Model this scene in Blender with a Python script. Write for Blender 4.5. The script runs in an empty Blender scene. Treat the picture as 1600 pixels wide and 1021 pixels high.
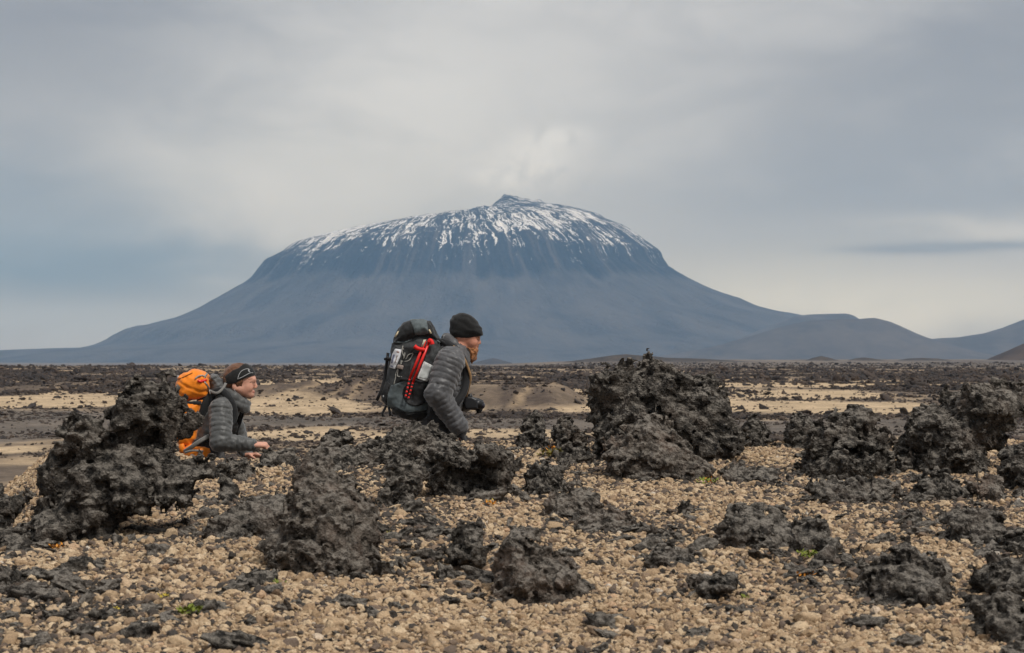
import bpy, math, random
import numpy as np
from mathutils import Vector, Matrix, Euler
random.seed(7)
RNG = np.random.default_rng(11)
SC = bpy.context.scene
COL = SC.collection

# ------------------------------------------------------------------ camera, world, sun, exposure
KK = 36.0 / 70.0 / 1600.0            # tangent per photograph pixel (70 mm lens, 36 mm film)
PITCH = math.radians(1.0037)
cam_d = bpy.data.cameras.new('camera')
cam_d.lens = 70.0
cam_d.sensor_width = 36.0
cam_d.clip_start = 0.1
cam_d.clip_end = 60000.0
cam_d.dof.use_dof = True
cam_d.dof.focus_distance = 13.0
cam_d.dof.aperture_fstop = 11.0
cam = bpy.data.objects.new('camera', cam_d)
COL.objects.link(cam)
cam.location = (0, 0, 0)
cam.rotation_euler = (math.pi / 2 + PITCH, 0, 0)
SC.camera = cam

SC.view_settings.view_transform = 'Standard'
SC.view_settings.look = 'None'
SC.view_settings.gamma = 1.0
SC.view_settings.use_curve_mapping = False
SC.view_settings.exposure = 0.72
SC.cycles.use_denoising = True
SC.cycles.denoising_prefilter = 'ACCURATE'
SC.cycles.volume_bounces = 1
SC.cycles.max_bounces = 6
SC.cycles.diffuse_bounces = 3

SUN_EL, SUN_AZ = math.radians(52), math.radians(138)      # azimuth clockwise from +Y (the view)
sun_d = bpy.data.lights.new('sun', 'SUN')
sun_d.energy = 1.5
sun_d.angle = math.radians(11)
sun_d.color = (1.0, 0.955, 0.89)
sun = bpy.data.objects.new('sun', sun_d)
COL.objects.link(sun)
_sv = Vector((math.cos(SUN_EL) * math.sin(SUN_AZ), math.cos(SUN_EL) * math.cos(SUN_AZ), math.sin(SUN_EL)))
sun.rotation_euler = _sv.to_track_quat('Z', 'Y').to_euler()
sun.location = (0, -20, 40)


class S:
    """a node socket with arithmetic"""
    def __init__(s, nt, sock):
        s.nt, s.o = nt, sock
    def _m(s, op, *b):
        n = s.nt.nodes.new('ShaderNodeMath'); n.operation = op
        for i, v in enumerate((s,) + b):
            if isinstance(v, S): s.nt.links.new(v.o, n.inputs[i])
            else: n.inputs[i].default_value = v
        return S(s.nt, n.outputs[0])
    def __add__(s, b): return s._m('ADD', b)
    def __sub__(s, b): return s._m('SUBTRACT', b)
    def __mul__(s, b): return s._m('MULTIPLY', b)
    def __truediv__(s, b): return s._m('DIVIDE', b)
    def pw(s, b): return s._m('POWER', b)
    def mx(s, b): return s._m('MAXIMUM', b)
    def mn(s, b): return s._m('MINIMUM', b)
    def absv(s): return s._m('ABSOLUTE')
    def exp(s): return s._m('EXPONENT')
    def ramp(s, a, b, lo=0.0, hi=1.0):
        n = s.nt.nodes.new('ShaderNodeMapRange'); n.interpolation_type = 'SMOOTHSTEP'
        s.nt.links.new(s.o, n.inputs[0])
        for i, v in enumerate((a, b, lo, hi)): n.inputs[i + 1].default_value = v
        return S(s.nt, n.outputs[0])


def mixc(nt, f, a, b, mode='MIX'):
    n = nt.nodes.new('ShaderNodeMix'); n.data_type = 'RGBA'; n.blend_type = mode
    for sock, v in ((n.inputs[0], f), (n.inputs[6], a), (n.inputs[7], b)):
        if isinstance(v, S): nt.links.new(v.o, sock)
        elif isinstance(v, (int, float)): sock.default_value = v
        else: sock.default_value = (*v, 1.0)
    return S(nt, n.outputs[2])


def noise_node(nt, vec, scale, detail=4.0, rough=0.5, dist=0.0):
    n = nt.nodes.new('ShaderNodeTexNoise')
    if vec is not None: nt.links.new(vec.o, n.inputs['Vector'])
    n.inputs['Scale'].default_value = scale; n.inputs['Detail'].default_value = detail
    n.inputs['Roughness'].default_value = rough; n.inputs['Distortion'].default_value = dist
    return S(nt, n.outputs[0])


def vmul(nt, vec, xyz):
    n = nt.nodes.new('ShaderNodeVectorMath'); n.operation = 'MULTIPLY'
    nt.links.new(vec.o, n.inputs[0]); n.inputs[1].default_value = xyz
    return S(nt, n.outputs[0])


def build_world():
    w = bpy.data.worlds.new('World'); SC.world = w; w.use_nodes = True
    nt = w.node_tree; nt.nodes.clear()
    out = nt.nodes.new('ShaderNodeOutputWorld'); bg = nt.nodes.new('ShaderNodeBackground')
    nt.links.new(bg.outputs[0], out.inputs[0]); bg.inputs[1].default_value = 0.1
    sky = nt.nodes.new('ShaderNodeTexSky'); sky.sky_type = 'NISHITA'; sky.sun_disc = False
    sky.sun_elevation = SUN_EL; sky.sun_rotation = SUN_AZ
    tc = nt.nodes.new('ShaderNodeTexCoord'); d = S(nt, tc.outputs['Generated'])
    sep = nt.nodes.new('ShaderNodeSeparateXYZ'); nt.links.new(d.o, sep.inputs[0])
    x, y, z = (S(nt, sep.outputs[i]) for i in range(3))
    n1 = noise_node(nt, vmul(nt, d, (2.6, 2.6, 7.5)), 1.6, 5, 0.5, 0.3)       # broad decks
    n2 = noise_node(nt, vmul(nt, d, (6, 6, 14)), 2.0, 7, 0.58, 0.5)           # wisps
    n3 = noise_node(nt, vmul(nt, d, (14, 14, 20)), 3.0, 5, 0.6, 0.8)
    xw = x + (n2 - 0.5) * 0.10
    zw = z + (n1 - 0.5) * 0.05 + (n2 - 0.5) * 0.02

    def blob(px, py, sx, sy, xx=xw, zz=zw):
        cx, cz = (px - 800) * KK, (565 - py) * KK
        a = (xx - cx) * (1 / (sx * KK)); b = (zz - cz) * (1 / (sy * KK))
        return ((a * a + b * b) * -0.5).exp()
    col = mixc(nt, n1.ramp(0.30, 0.70), (0.31, 0.318, 0.338), (0.50, 0.497, 0.495))
    col = mixc(nt, blob(660, 170, 290, 150) * 0.9, col, (0.70, 0.695, 0.675))
    col = mixc(nt, blob(560, 300, 300, 70) * 0.6, col, (0.64, 0.64, 0.615))
    col = mixc(nt, blob(110, 420, 250, 56) * 1.0, col, (0.125, 0.18, 0.245))
    col = mixc(nt, blob(-60, 330, 260, 60) * 0.7, col, (0.23, 0.27, 0.325))
    col = mixc(nt, blob(1480, 290, 420, 80) * 0.80, col, (0.265, 0.288, 0.335))
    col = mixc(nt, blob(1520, 110, 330, 120) * 0.75, col, (0.245, 0.255, 0.282))
    col = mixc(nt, blob(40, 40, 260, 110) * 0.75, col, (0.235, 0.242, 0.265))
    col = mixc(nt, blob(1330, 478, 330, 45) * 0.90, col, (0.68, 0.68, 0.61))
    col = mixc(nt, blob(1600, 365, 170, 15) * 0.7, col, (0.60, 0.595, 0.57))
    col = mixc(nt, blob(190, 512, 260, 22) * 0.45, col, (0.42, 0.47, 0.51))
    # streaky texture of the deck
    col = mixc(nt, n1.ramp(0.45, 0.75) * n2.ramp(0.3, 0.7) * 0.42, col, (0.72, 0.715, 0.70))
    col = mixc(nt, n2.ramp(0.58, 0.28) * 0.17, col, (0.20, 0.22, 0.26))
    # the cap cloud drifting off the summit, the thin dark bar on the right
    x3 = x + (n3 - 0.5) * 0.03; z3 = z + (n3 - 0.5) * 0.016
    cap = blob(815, 268, 55, 22, x3, z3) + blob(860, 232, 42, 22, x3, z3) * 0.8 + blob(882, 210, 30, 8, x3, z3) * 0.7
    col = mixc(nt, cap.mn(1.0) * n3.ramp(0.28, 0.58) * 0.5, col, (0.84, 0.835, 0.81))
    z4 = z + (n2 - 0.5) * 0.006
    bar = blob(1400, 395, 75, 5.5, x, z4) + blob(1530, 387, 90, 5.5, x, z4)
    col = mixc(nt, bar.mn(1.0) * 0.95, col, (0.235, 0.25, 0.28))
    lift = (z.mx(0.0).pw(1.35) * 0.9 + 1.0) * 0.59            # an overcast sky brightens towards the zenith
    mm = nt.nodes.new('ShaderNodeVectorMath'); mm.operation = 'SCALE'
    nt.links.new(col.o, mm.inputs[0]); nt.links.new((lift * 10.0).o, mm.inputs[3])
    fin = mixc(nt, 0.05, S(nt, mm.outputs[0]), S(nt, sky.outputs[0]))
    nt.links.new(fin.o, bg.inputs[0])


build_world()

# ------------------------------------------------------------------ helpers: projection, noise, meshing
def ray(px, py):
    xc, yc = (px - 800.0) * KK, (510.5 - py) * KK
    c, s = math.cos(PITCH), math.sin(PITCH)
    return np.array((xc, c - yc * s, s + yc * c))
def P(px, py, d, dy=0.0):
    """the place that the photograph shows at (px, py), d metres along the view"""
    r = ray(px, py)
    return r * (d / r[1]) + np.array((0, dy, 0))

_T = RNG.random((64, 64, 64)).astype(np.float32)
_J = RNG.random((32, 32, 32, 3)).astype(np.float32)
_R = np.array([[0.0, 0.8, 0.6], [-0.8, 0.36, -0.48], [-0.6, -0.48, 0.64]], np.float32)

def vnoise(p):
    p = np.asarray(p, np.float32)
    i = np.floor(p).astype(np.int32); f = p - i
    f = f * f * f * (f * (f * 6 - 15) + 10)
    a = i & 63; b = (i + 1) & 63
    x0, y0, z0 = a[:, 0], a[:, 1], a[:, 2]; x1, y1, z1 = b[:, 0], b[:, 1], b[:, 2]
    fx, fy, fz = f[:, 0], f[:, 1], f[:, 2]
    c00 = _T[x0, y0, z0] * (1 - fx) + _T[x1, y0, z0] * fx
    c10 = _T[x0, y1, z0] * (1 - fx) + _T[x1, y1, z0] * fx
    c01 = _T[x0, y0, z1] * (1 - fx) + _T[x1, y0, z1] * fx
    c11 = _T[x0, y1, z1] * (1 - fx) + _T[x1, y1, z1] * fx
    c0 = c00 * (1 - fy) + c10 * fy; c1 = c01 * (1 - fy) + c11 * fy
    return (c0 * (1 - fz) + c1 * fz) * 2 - 1

def fbm(p, octaves=4, gain=0.5):
    p = np.asarray(p, np.float32); a, t, n = 1.0, 0.0, 0.0
    for _ in range(octaves):
        t = t + a * vnoise(p); n += a
        p = (p @ _R) * 2.03 + 17.3; a *= gain
    return t / n

def fbm2(x, y, s, octaves=4, gain=0.5, seed=0.0):
    x, y = np.broadcast_arrays(np.asarray(x, float), np.asarray(y, float))
    q = np.stack([x.ravel() * s + seed, y.ravel() * s + seed * 1.7, np.full(x.size, seed + 0.37)], 1)
    return fbm(q, octaves, gain).reshape(x.shape)

def worley(p):
    p = np.asarray(p, np.float32)
    i = np.floor(p).astype(np.int32); f = p - i
    side = np.where(f > 0.5, 1, -1).astype(np.int32)
    best = np.full(len(p), 9.0, np.float32)
    for a in (0, 1):
        for b in (0, 1):
            for c in (0, 1):
                o = side * np.array((a, b, c), np.int32)
                k = (i + o) & 31
                q = _J[k[:, 0], k[:, 1], k[:, 2]] + o - f
                best = np.minimum(best, (q * q).sum(1))
    return np.sqrt(best)

def facets(p):
    """broken blocks: every Voronoi cell has its own height and tilt, with a crack between cells"""
    p = np.asarray(p, np.float32)
    i = np.floor(p).astype(np.int32); f = p - i
    side = np.where(f > 0.5, 1, -1).astype(np.int32)
    b1 = np.full(len(p), 9.0, np.float32); b2 = b1.copy(); tilt = np.zeros(len(p), np.float32)
    for a in (0, 1):
        for b in (0, 1):
            for c in (0, 1):
                o = side * np.array((a, b, c), np.int32)
                k = (i + o) & 31
                j = _J[k[:, 0], k[:, 1], k[:, 2]]
                q = j + o - f; d = np.sqrt((q * q).sum(1))
                r = _J[k[:, 1], k[:, 2], k[:, 0]] - 0.5
                t = (q * r).sum(1) * 1.5 + r[:, 0] * 0.7
                m = d < b1
                b2 = np.where(m, b1, np.minimum(b2, d)); tilt = np.where(m, t, tilt); b1 = np.where(m, d, b1)
    return tilt + 0.22 * (1 - smoothstep(0.0, 0.16, b2 - b1))

def smoothstep(a, b, x):
    t = np.clip((x - a) / (b - a), 0, 1); return t * t * (3 - 2 * t)

def surface_nets(d, org, h):
    ins = d < 0
    sh = np.array(d.shape) - 1
    cnt = np.zeros(sh, np.int8)
    for a in (0, 1):
        for b in (0, 1):
            for c in (0, 1):
                cnt += ins[a:a + sh[0], b:b + sh[1], c:c + sh[2]]
    act = (cnt > 0) & (cnt < 8)
    ii = np.argwhere(act)
    ids = np.full(sh, -1, np.int32); ids[act] = np.arange(len(ii))
    cor = np.array([(a, b, c) for a in (0, 1) for b in (0, 1) for c in (0, 1)])
    vals = np.stack([d[ii[:, 0] + q[0], ii[:, 1] + q[1], ii[:, 2] + q[2]] for q in cor], 1)
    acc = np.zeros((len(ii), 3)); n = np.zeros(len(ii))
    for a in range(8):
        for b in range(a + 1, 8):
            if np.abs(cor[a] - cor[b]).sum() != 1: continue
            va, vb = vals[:, a], vals[:, b]
            m = (va < 0) != (vb < 0)
            t = np.where(m, va / np.where(m, va - vb, 1), 0)
            acc += np.where(m[:, None], cor[a] + t[:, None] * (cor[b] - cor[a]), 0); n += m
    V = org + h * (ii + acc / n[:, None])
    F = []
    for ax in range(3):
        u, v = (ax + 1) % 3, (ax + 2) % 3
        s0 = [slice(None)] * 3; s1 = [slice(None)] * 3
        s0[ax] = slice(0, -1); s1[ax] = slice(1, None)
        for q in (s0, s1):
            q[u] = slice(1, -1); q[v] = slice(1, -1)
        a, b = ins[tuple(s0)], ins[tuple(s1)]
        e = np.argwhere(a != b)
        if not len(e): continue
        flip = a[e[:, 0], e[:, 1], e[:, 2]]
        e = e.copy(); e[:, u] += 1; e[:, v] += 1
        def cell(du, dv):
            k = e.copy(); k[:, u] += du; k[:, v] += dv
            return ids[k[:, 0], k[:, 1], k[:, 2]]
        q = np.stack([cell(-1, -1), cell(0, -1), cell(0, 0), cell(-1, 0)], 1)
        q = np.where(flip[:, None], q, q[:, ::-1])
        F.append(q)
    F = np.concatenate(F)
    F = F[(F >= 0).all(1)]
    return V, F

def vgrad_mesh(me, attrs):
    for k, a in (attrs or {}).items():
        a = np.asarray(a, np.float32)
        if a.ndim == 1:
            at = me.attributes.new(k, 'FLOAT', 'POINT'); at.data.foreach_set('value', a)
        elif a.shape[1] == 4:
            at = me.attributes.new(k, 'FLOAT_COLOR', 'POINT'); at.data.foreach_set('color', a.ravel())
        else:
            at = me.attributes.new(k, 'FLOAT_VECTOR', 'POINT'); at.data.foreach_set('vector', a.ravel())

def mesh_of(name, V, F, attrs=None, smooth=True):
    V = np.asarray(V, np.float32)
    me = bpy.data.meshes.new(name)
    if isinstance(F, np.ndarray):
        k = F.shape[1]
        me.vertices.add(len(V)); me.vertices.foreach_set('co', V.ravel())
        me.loops.add(F.size); me.loops.foreach_set('vertex_index', F.astype(np.int32).ravel())
        me.polygons.add(len(F)); me.polygons.foreach_set('loop_start', np.arange(0, F.size, k, dtype=np.int32))
        try: me.polygons.foreach_set('loop_total', np.full(len(F), k, np.int32))
        except Exception: pass
        me.update(calc_edges=True)
    else:
        me.from_pydata([tuple(v) for v in V.tolist()], [], F); me.update()
    if len(me.polygons):
        me.polygons.foreach_set('use_smooth', np.full(len(me.polygons), smooth))
    vgrad_mesh(me, attrs)
    return me

LOC = {}
def tag(o, label=None, cat=None, group=None, kind=None):
    if label: o['label'] = label
    if cat: o['category'] = cat
    if group: o['group'] = group
    if kind: o['kind'] = kind
    return o
def thing(name, label, cat, loc, group=None):
    o = bpy.data.objects.new(name, None); COL.objects.link(o)
    o.empty_display_size = 0.1
    o.location = loc; LOC[o.name] = np.array(loc, float)
    return tag(o, label, cat, group)
def mk(name, V, F, m, parent=None, loc=None, smooth=True, attrs=None):
    """link vertices given in world space as one object, under a parent or with its origin at loc"""
    l = LOC[parent.name] if parent is not None else np.array(loc if loc is not None else (0, 0, 0), float)
    me = mesh_of(name, np.asarray(V, float) - l, F, attrs, smooth)
    for q in (m if isinstance(m, (list, tuple)) else [m]): me.materials.append(q)
    o = bpy.data.objects.new(name, me); COL.objects.link(o)
    LOC[o.name] = l
    if parent is not None: o.parent = parent
    else: o.location = l
    return o

class Field:
    """a signed distance grid that primitives are melted into"""
    def __init__(s, lo, hi, h):
        s.h = h; s.org = np.array(lo, float)
        s.n = np.ceil((np.array(hi, float) - s.org) / h).astype(int) + 1
        s.d = np.full(s.n, 1.0, np.float32)
    def box(s, lo, hi, pad):
        a = np.clip(np.floor((np.array(lo) - pad - s.org) / s.h).astype(int), 0, s.n)
        b = np.clip(np.ceil((np.array(hi) + pad - s.org) / s.h).astype(int) + 1, 0, s.n)
        sl = tuple(slice(i, j) for i, j in zip(a, b))
        g = [((s.org[k] + s.h * np.arange(a[k], b[k])).astype(np.float32)).reshape([-1 if q == k else 1 for q in range(3)]) for k in range(3)]
        return sl, g
    def put(s, sl, q, k, sub=False):
        d = s.d[sl]
        if d.size == 0: return
        if sub:
            s.d[sl] = np.maximum(d, -q); return
        if k <= 0: s.d[sl] = np.minimum(d, q); return
        t = np.clip(0.5 + 0.5 * (d - q) / k, 0, 1)
        s.d[sl] = d + (q - d) * t - k * t * (1 - t)
    def cap(s, a, b, r0, r1=None, k=0.02, fy=1.0, quilt=None, sub=False, phase=0.0):
        r1 = r0 if r1 is None else r1
        a = np.array(a, float); b = np.array(b, float); R = max(r0, r1)
        pad = np.array((R, R * max(fy, 1), R)) + k + 0.03
        sl, (X, Y, Z) = s.box(np.minimum(a, b), np.maximum(a, b), pad)
        ab = b - a; L2 = max((ab ** 2).sum(), 1e-9); L = math.sqrt(L2)
        t0 = ((X - a[0]) * ab[0] + (Y - a[1]) * ab[1] + (Z - a[2]) * ab[2]) / L2
        t = np.clip(t0, 0, 1)
        q = np.sqrt((X - a[0] - t * ab[0]) ** 2 + ((Y - a[1] - t * ab[1]) / fy) ** 2 + (Z - a[2] - t * ab[2]) ** 2)
        rr = r0 + (r1 - r0) * t
        if quilt:
            per, amp = quilt
            wav = 0.16 * np.sin(X * 23 + Z * 15 + phase * 9) + 0.14 * np.sin(Y * 31 + X * 9 + Z * 6)
            rr = rr + amp * (np.abs(np.sin(math.pi * (t0 * L / per + phase + wav))) ** 0.36 - 0.82)
        s.put(sl, q - rr, k, sub)
    def ell(s, c, r, k=0.02, rot=None, sub=False):
        c = np.array(c, float); r = np.array(r, float)
        sl, (X, Y, Z) = s.box(c - r.max(), c + r.max(), k + 0.03)
        x, y, z = X - c[0], Y - c[1], Z - c[2]
        if rot:                                         # turn about Y (in the picture plane)
            cs, sn = math.cos(rot), math.sin(rot)
            x, z = x * cs + z * sn, -x * sn + z * cs
        k0 = np.sqrt((x / r[0]) ** 2 + (y / r[1]) ** 2 + (z / r[2]) ** 2)
        k1 = np.sqrt((x / r[0] ** 2) ** 2 + (y / r[1] ** 2) ** 2 + (z / r[2] ** 2) ** 2) + 1e-6
        s.put(sl, k0 * (k0 - 1) / k1, k, sub)
    def ext(s, poly, yc, half, rnd, k=0.0, sub=False, lean=0.0, dome=None):
        """a closed outline in the XZ plane given a rounded thickness in Y; dome: corner radius of the cushion"""
        poly = np.asarray(poly, float)
        lo = np.array((poly[:, 0].min(), yc - half, poly[:, 1].min())); hi = np.array((poly[:, 0].max(), yc + half, poly[:, 1].max()))
        sl, (X, Y, Z) = s.box(lo, hi, k + 0.04)
        d2 = poly_sdf(X[:, 0, 0][:, None] + 0 * Z[0, 0, :][None, :], 0 * X[:, 0, 0][:, None] + Z[0, 0, :][None, :], poly)[:, None, :]
        if dome:
            R = dome; q = np.sqrt(np.maximum(d2 + R, 0) ** 2 + ((Y - yc) * (R / half)) ** 2) - R
            q = q * np.where(q < 0, min(1.0, half / R), 1)
        else:
            a = d2 + rnd; b = np.abs(Y - yc) - half + rnd
            q = np.minimum(np.maximum(a, b), 0) + np.sqrt(np.maximum(a, 0) ** 2 + np.maximum(b, 0) ** 2) - rnd
        s.put(sl, q.astype(np.float32), k, sub)
    def rough(s, amp, scale, octaves=3, seed=0.0):
        m = np.abs(s.d) < amp * 2.5 + 2 * s.h
        p = np.argwhere(m) * s.h + s.org
        s.d[m] += (fbm(p * scale + seed, octaves) * amp).astype(np.float32)
    def mesh(s):
        return surface_nets(s.d, s.org, s.h)

def poly_sdf(x, y, poly):
    d = np.full(x.shape, 1e9); sgn = np.ones(x.shape)
    n = len(poly)
    for i in range(n):
        a, b = poly[i], poly[(i - 1) % n]
        e = b - a; wx, wy = x - a[0], y - a[1]
        t = np.clip((wx * e[0] + wy * e[1]) / max((e ** 2).sum(), 1e-12), 0, 1)
        d = np.minimum(d, (wx - e[0] * t) ** 2 + (wy - e[1] * t) ** 2)
        c1, c2, c3 = y >= a[1], y < b[1], e[0] * wy > e[1] * wx
        sgn = np.where((c1 & c2 & c3) | (~c1 & ~c2 & ~c3), -sgn, sgn)
    return np.sqrt(d) * sgn

def tube(pts, r, seg=8, flat=None, closed=False, r_end=None):
    """a round or flattened tube along a polyline; returns V, F"""
    pts = np.asarray(pts, float); n = len(pts)
    V, F = [], []
    prev = None
    for i in range(n):
        t = pts[min(i + 1, n - 1)] - pts[max(i - 1, 0)]
        t = t / (np.linalg.norm(t) + 1e-9)
        ref = np.array((0, 1.0, 0)) if abs(t[1]) < 0.9 else np.array((1.0, 0, 0))
        u = np.cross(t, ref); u /= np.linalg.norm(u); v = np.cross(u, t)
        if prev is not None and (u @ prev) < 0: u, v = -u, -v
        prev = u
        ri = r if r_end is None else r + (r_end - r) * i / max(n - 1, 1)
        ru, rv = (ri, ri) if flat is None else (ri, flat)
        for k in range(seg):
            a = 2 * math.pi * k / seg
            V.append(pts[i] + u * ru * math.cos(a) + v * rv * math.sin(a))
    for i in range(n - 1):
        for k in range(seg):
            k2 = (k + 1) % seg
            F.append((i * seg + k, i * seg + k2, (i + 1) * seg + k2, (i + 1) * seg + k))
    F.append(tuple(range(seg))[::-1]); F.append(tuple((n - 1) * seg + k for k in range(seg)))
    return np.array(V), F

def curve(pts, n=6):
    """smooth a polyline (Catmull-Rom)"""
    p = np.asarray(pts, float); p = np.vstack([2 * p[0] - p[1], p, 2 * p[-1] - p[-2]])
    o = []
    for i in range(1, len(p) - 2):
        for t in np.linspace(0, 1, n, endpoint=False):
            a, b, c, d = p[i - 1], p[i], p[i + 1], p[i + 2]
            o.append(0.5 * (2 * b + (c - a) * t + (2 * a - 5 * b + 4 * c - d) * t * t + (3 * b - a - 3 * c + d) * t ** 3))
    o.append(p[-2]); return np.array(o)

def join(*parts):
    V, F, o = [], [], 0
    for v, f in parts:
        V.append(np.asarray(v)); F += [tuple(int(i) + o for i in q) for q in f]; o += len(v)
    return np.vstack(V), F

# ------------------------------------------------------------------ materials
def mat(name, color, rough=0.85, **kw):
    m = bpy.data.materials.new(name); m.use_nodes = True
    b = m.node_tree.nodes['Principled BSDF']
    b.inputs['Base Color'].default_value = (*color, 1); b.inputs['Roughness'].default_value = rough
    b.inputs['Specular IOR Level'].default_value = kw.get('spec', 0.3)
    if 'sheen' in kw: b.inputs['Sheen Weight'].default_value = kw['sheen']
    if 'metal' in kw: b.inputs['Metallic'].default_value = kw['metal']
    if kw.get('sss'):
        b.inputs['Subsurface Weight'].default_value = kw['sss']; b.inputs['Subsurface Radius'].default_value = (0.012, 0.005, 0.003)
    if kw.get('grain'):
        nt = m.node_tree; c = S(nt, nt.nodes.new('ShaderNodeTexCoord').outputs['Object'])
        sc, amt = kw['grain']
        n = noise_node(nt, c, sc, 5, 0.6)
        k = mixc(nt, n.ramp(0.3, 0.7), tuple(v * (1 - amt) for v in color), tuple(min(1, v * (1 + amt)) for v in color))
        nt.links.new(k.o, b.inputs['Base Color'])
        bump(nt, b, n, kw.get('bump', 0.2), kw.get('bdist', 0.01))
    return m
def bump(nt, bsdf, h, strength, dist):
    n = nt.nodes.new('ShaderNodeBump'); n.inputs['Strength'].default_value = strength; n.inputs['Distance'].default_value = dist
    nt.links.new(h.o, n.inputs['Height']); nt.links.new(n.outputs[0], bsdf.inputs['Normal'])
def attr(nt, name, kind='GEOMETRY'):
    n = nt.nodes.new('ShaderNodeAttribute'); n.attribute_name = name; n.attribute_type = kind
    return n

# ------------------------------------------------------------------ the ground
def bank_row(py):
    """distance at which the foreground bank shows at photograph row py"""
    return 1.07 / ((py - 565) * KK + 0.05)
_FD = np.array([13, 25, 60, 110, 170, 230, 320, 500, 700, 1000, 2000, 2600, 4000, 9000, 17000.])
_FL = np.array([-1.6, -2.2, -3.0, -3.2, -3.3, -3.15, -2.75, -1.9, -1.6, -3.5, -7, -8, -9, -8, -8.])
_FR = np.array([-1.6, -2.2, -3.0, -3.2, -3.3, -3.15, -2.95, -2.6, -2.4, -2.0, 0.0, 2.0, -6, -8, -8.])

def mounds(x, y):
    g = lambda cx, cy, sx, sy: np.exp(-0.5 * (((x - cx) / sx) ** 2 + ((y - cy) / sy) ** 2))
    w = 1 + 0.55 * fbm2(x, y * 0.5, 0.55, 3, seed=81.0)
    return w * (g(-19.5, 178, 4.6, 14) * 1.3 + g(-46, 232, 7, 18) * 0.9)

def terrace(x, y):
    """the edge where the lava field steps up behind the track: 0 below, 1 on top"""
    y0 = np.interp(x, [-16, -9, -6, 3, 7], [160, 156, 139, 133, 140]) + 7 * fbm2(x, y * 0, 0.5, 3, seed=83.0)
    xm = smoothstep(-17, -13, x) * (1 - smoothstep(3.2, 6.4, x + 1.5 * fbm2(x, y, 0.12, 2, seed=84.0)))
    return smoothstep(0, 15, y - y0) * xm * (1 - smoothstep(185, 260, y))

def H(x, y):
    x, y = np.broadcast_arrays(np.asarray(x, float), np.asarray(y, float))
    bank = np.maximum(-0.80 + 0.05 * (y - 5.4), -1.15) + 0.035 * fbm2(x, y, 0.9, 3) + 0.012 * fbm2(x, y, 5.0, 2, seed=3.0)
    bank = bank - 0.30 * smoothstep(-0.222, -0.262, x / np.maximum(y, 1)) * smoothstep(7.5, 9.5, y)
    bank = bank - 0.10 * np.exp(-((x + 1.62) / 0.55) ** 2) * smoothstep(10.2, 11.4, y)
    path = np.where(x < -0.8, -1.60, -1.60 + 0.2 * smoothstep(-1.2, -0.7, x))
    near = bank + (path - bank) * smoothstep(11.75, 12.25, y)
    t = smoothstep(-0.06, 0.06, x / np.maximum(y, 1))
    ly = np.log(np.maximum(y, 1.0))
    far = np.interp(ly, np.log(_FD), _FL) * (1 - t) + np.interp(ly, np.log(_FD), _FR) * t
    far = far + mounds(x, y) + 1.45 * terrace(x, y) + 0.25 * smoothstep(30, 120, y) * fbm2(x, y, 0.06, 4, seed=9.0) + 1.6 * smoothstep(500, 2500, y) * fbm2(x, y, 0.004, 4, seed=5.0)
    return near + (far - near) * smoothstep(13.0, 22.0, y)

def masks(x, y):
    """sand and dark-gravel cover of the plain, 0..1"""
    e = lambda cx, cy, rx, ry: 1.28 - np.sqrt(((x - cx) / rx) ** 2 + ((y - cy) / ry) ** 2)
    n = fbm2(x, y * 0.35, 0.35, 5, 0.55, seed=21.0)
    nb = fbm2(x, y * 0.4, 0.07, 4, 0.5, seed=33.0)
    s = np.full(x.shape, -1.0)
    for q in ((-38, 170, 11, 34), (-15.5, 140, 5.5, 24), (21, 146, 10, 30), (-8.6, 87, 3.6, 10), (-0.4, 88, 3.2, 8), (-17.8, 68, 2.2, 4),
              (5.2, 150, 2.6, 26), (-3.0, 150, 2.4, 16), (27, 200, 11, 26), (12, 205, 9, 22), (36, 260, 12, 24), (-30, 260, 16, 30)):
        s = np.maximum(s, e(*q))
    sand = smoothstep(0.0, 0.35, s + n * 0.6 - 0.1)
    a = x / np.maximum(y, 1)
    lo = np.interp(a, [-0.26, -0.12, -0.02, 0.1, 0.26], [74, 97, 94, 84, 80]); hi = np.interp(a, [-0.26, -0.12, -0.02, 0.1, 0.26], [134, 118, 112, 108, 107])
    w = n * 4
    dark = smoothstep(lo - 3, lo + 3, y + w) * (1 - smoothstep(hi - 3, hi + 4, y + w)) * (1 - 0.85 * sand * (y < 100))
    rest = smoothstep(-0.15, 0.35, n * 0.7 + nb * 0.8)            # sand that shows between the blocks
    return sand, dark, rest, n

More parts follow.
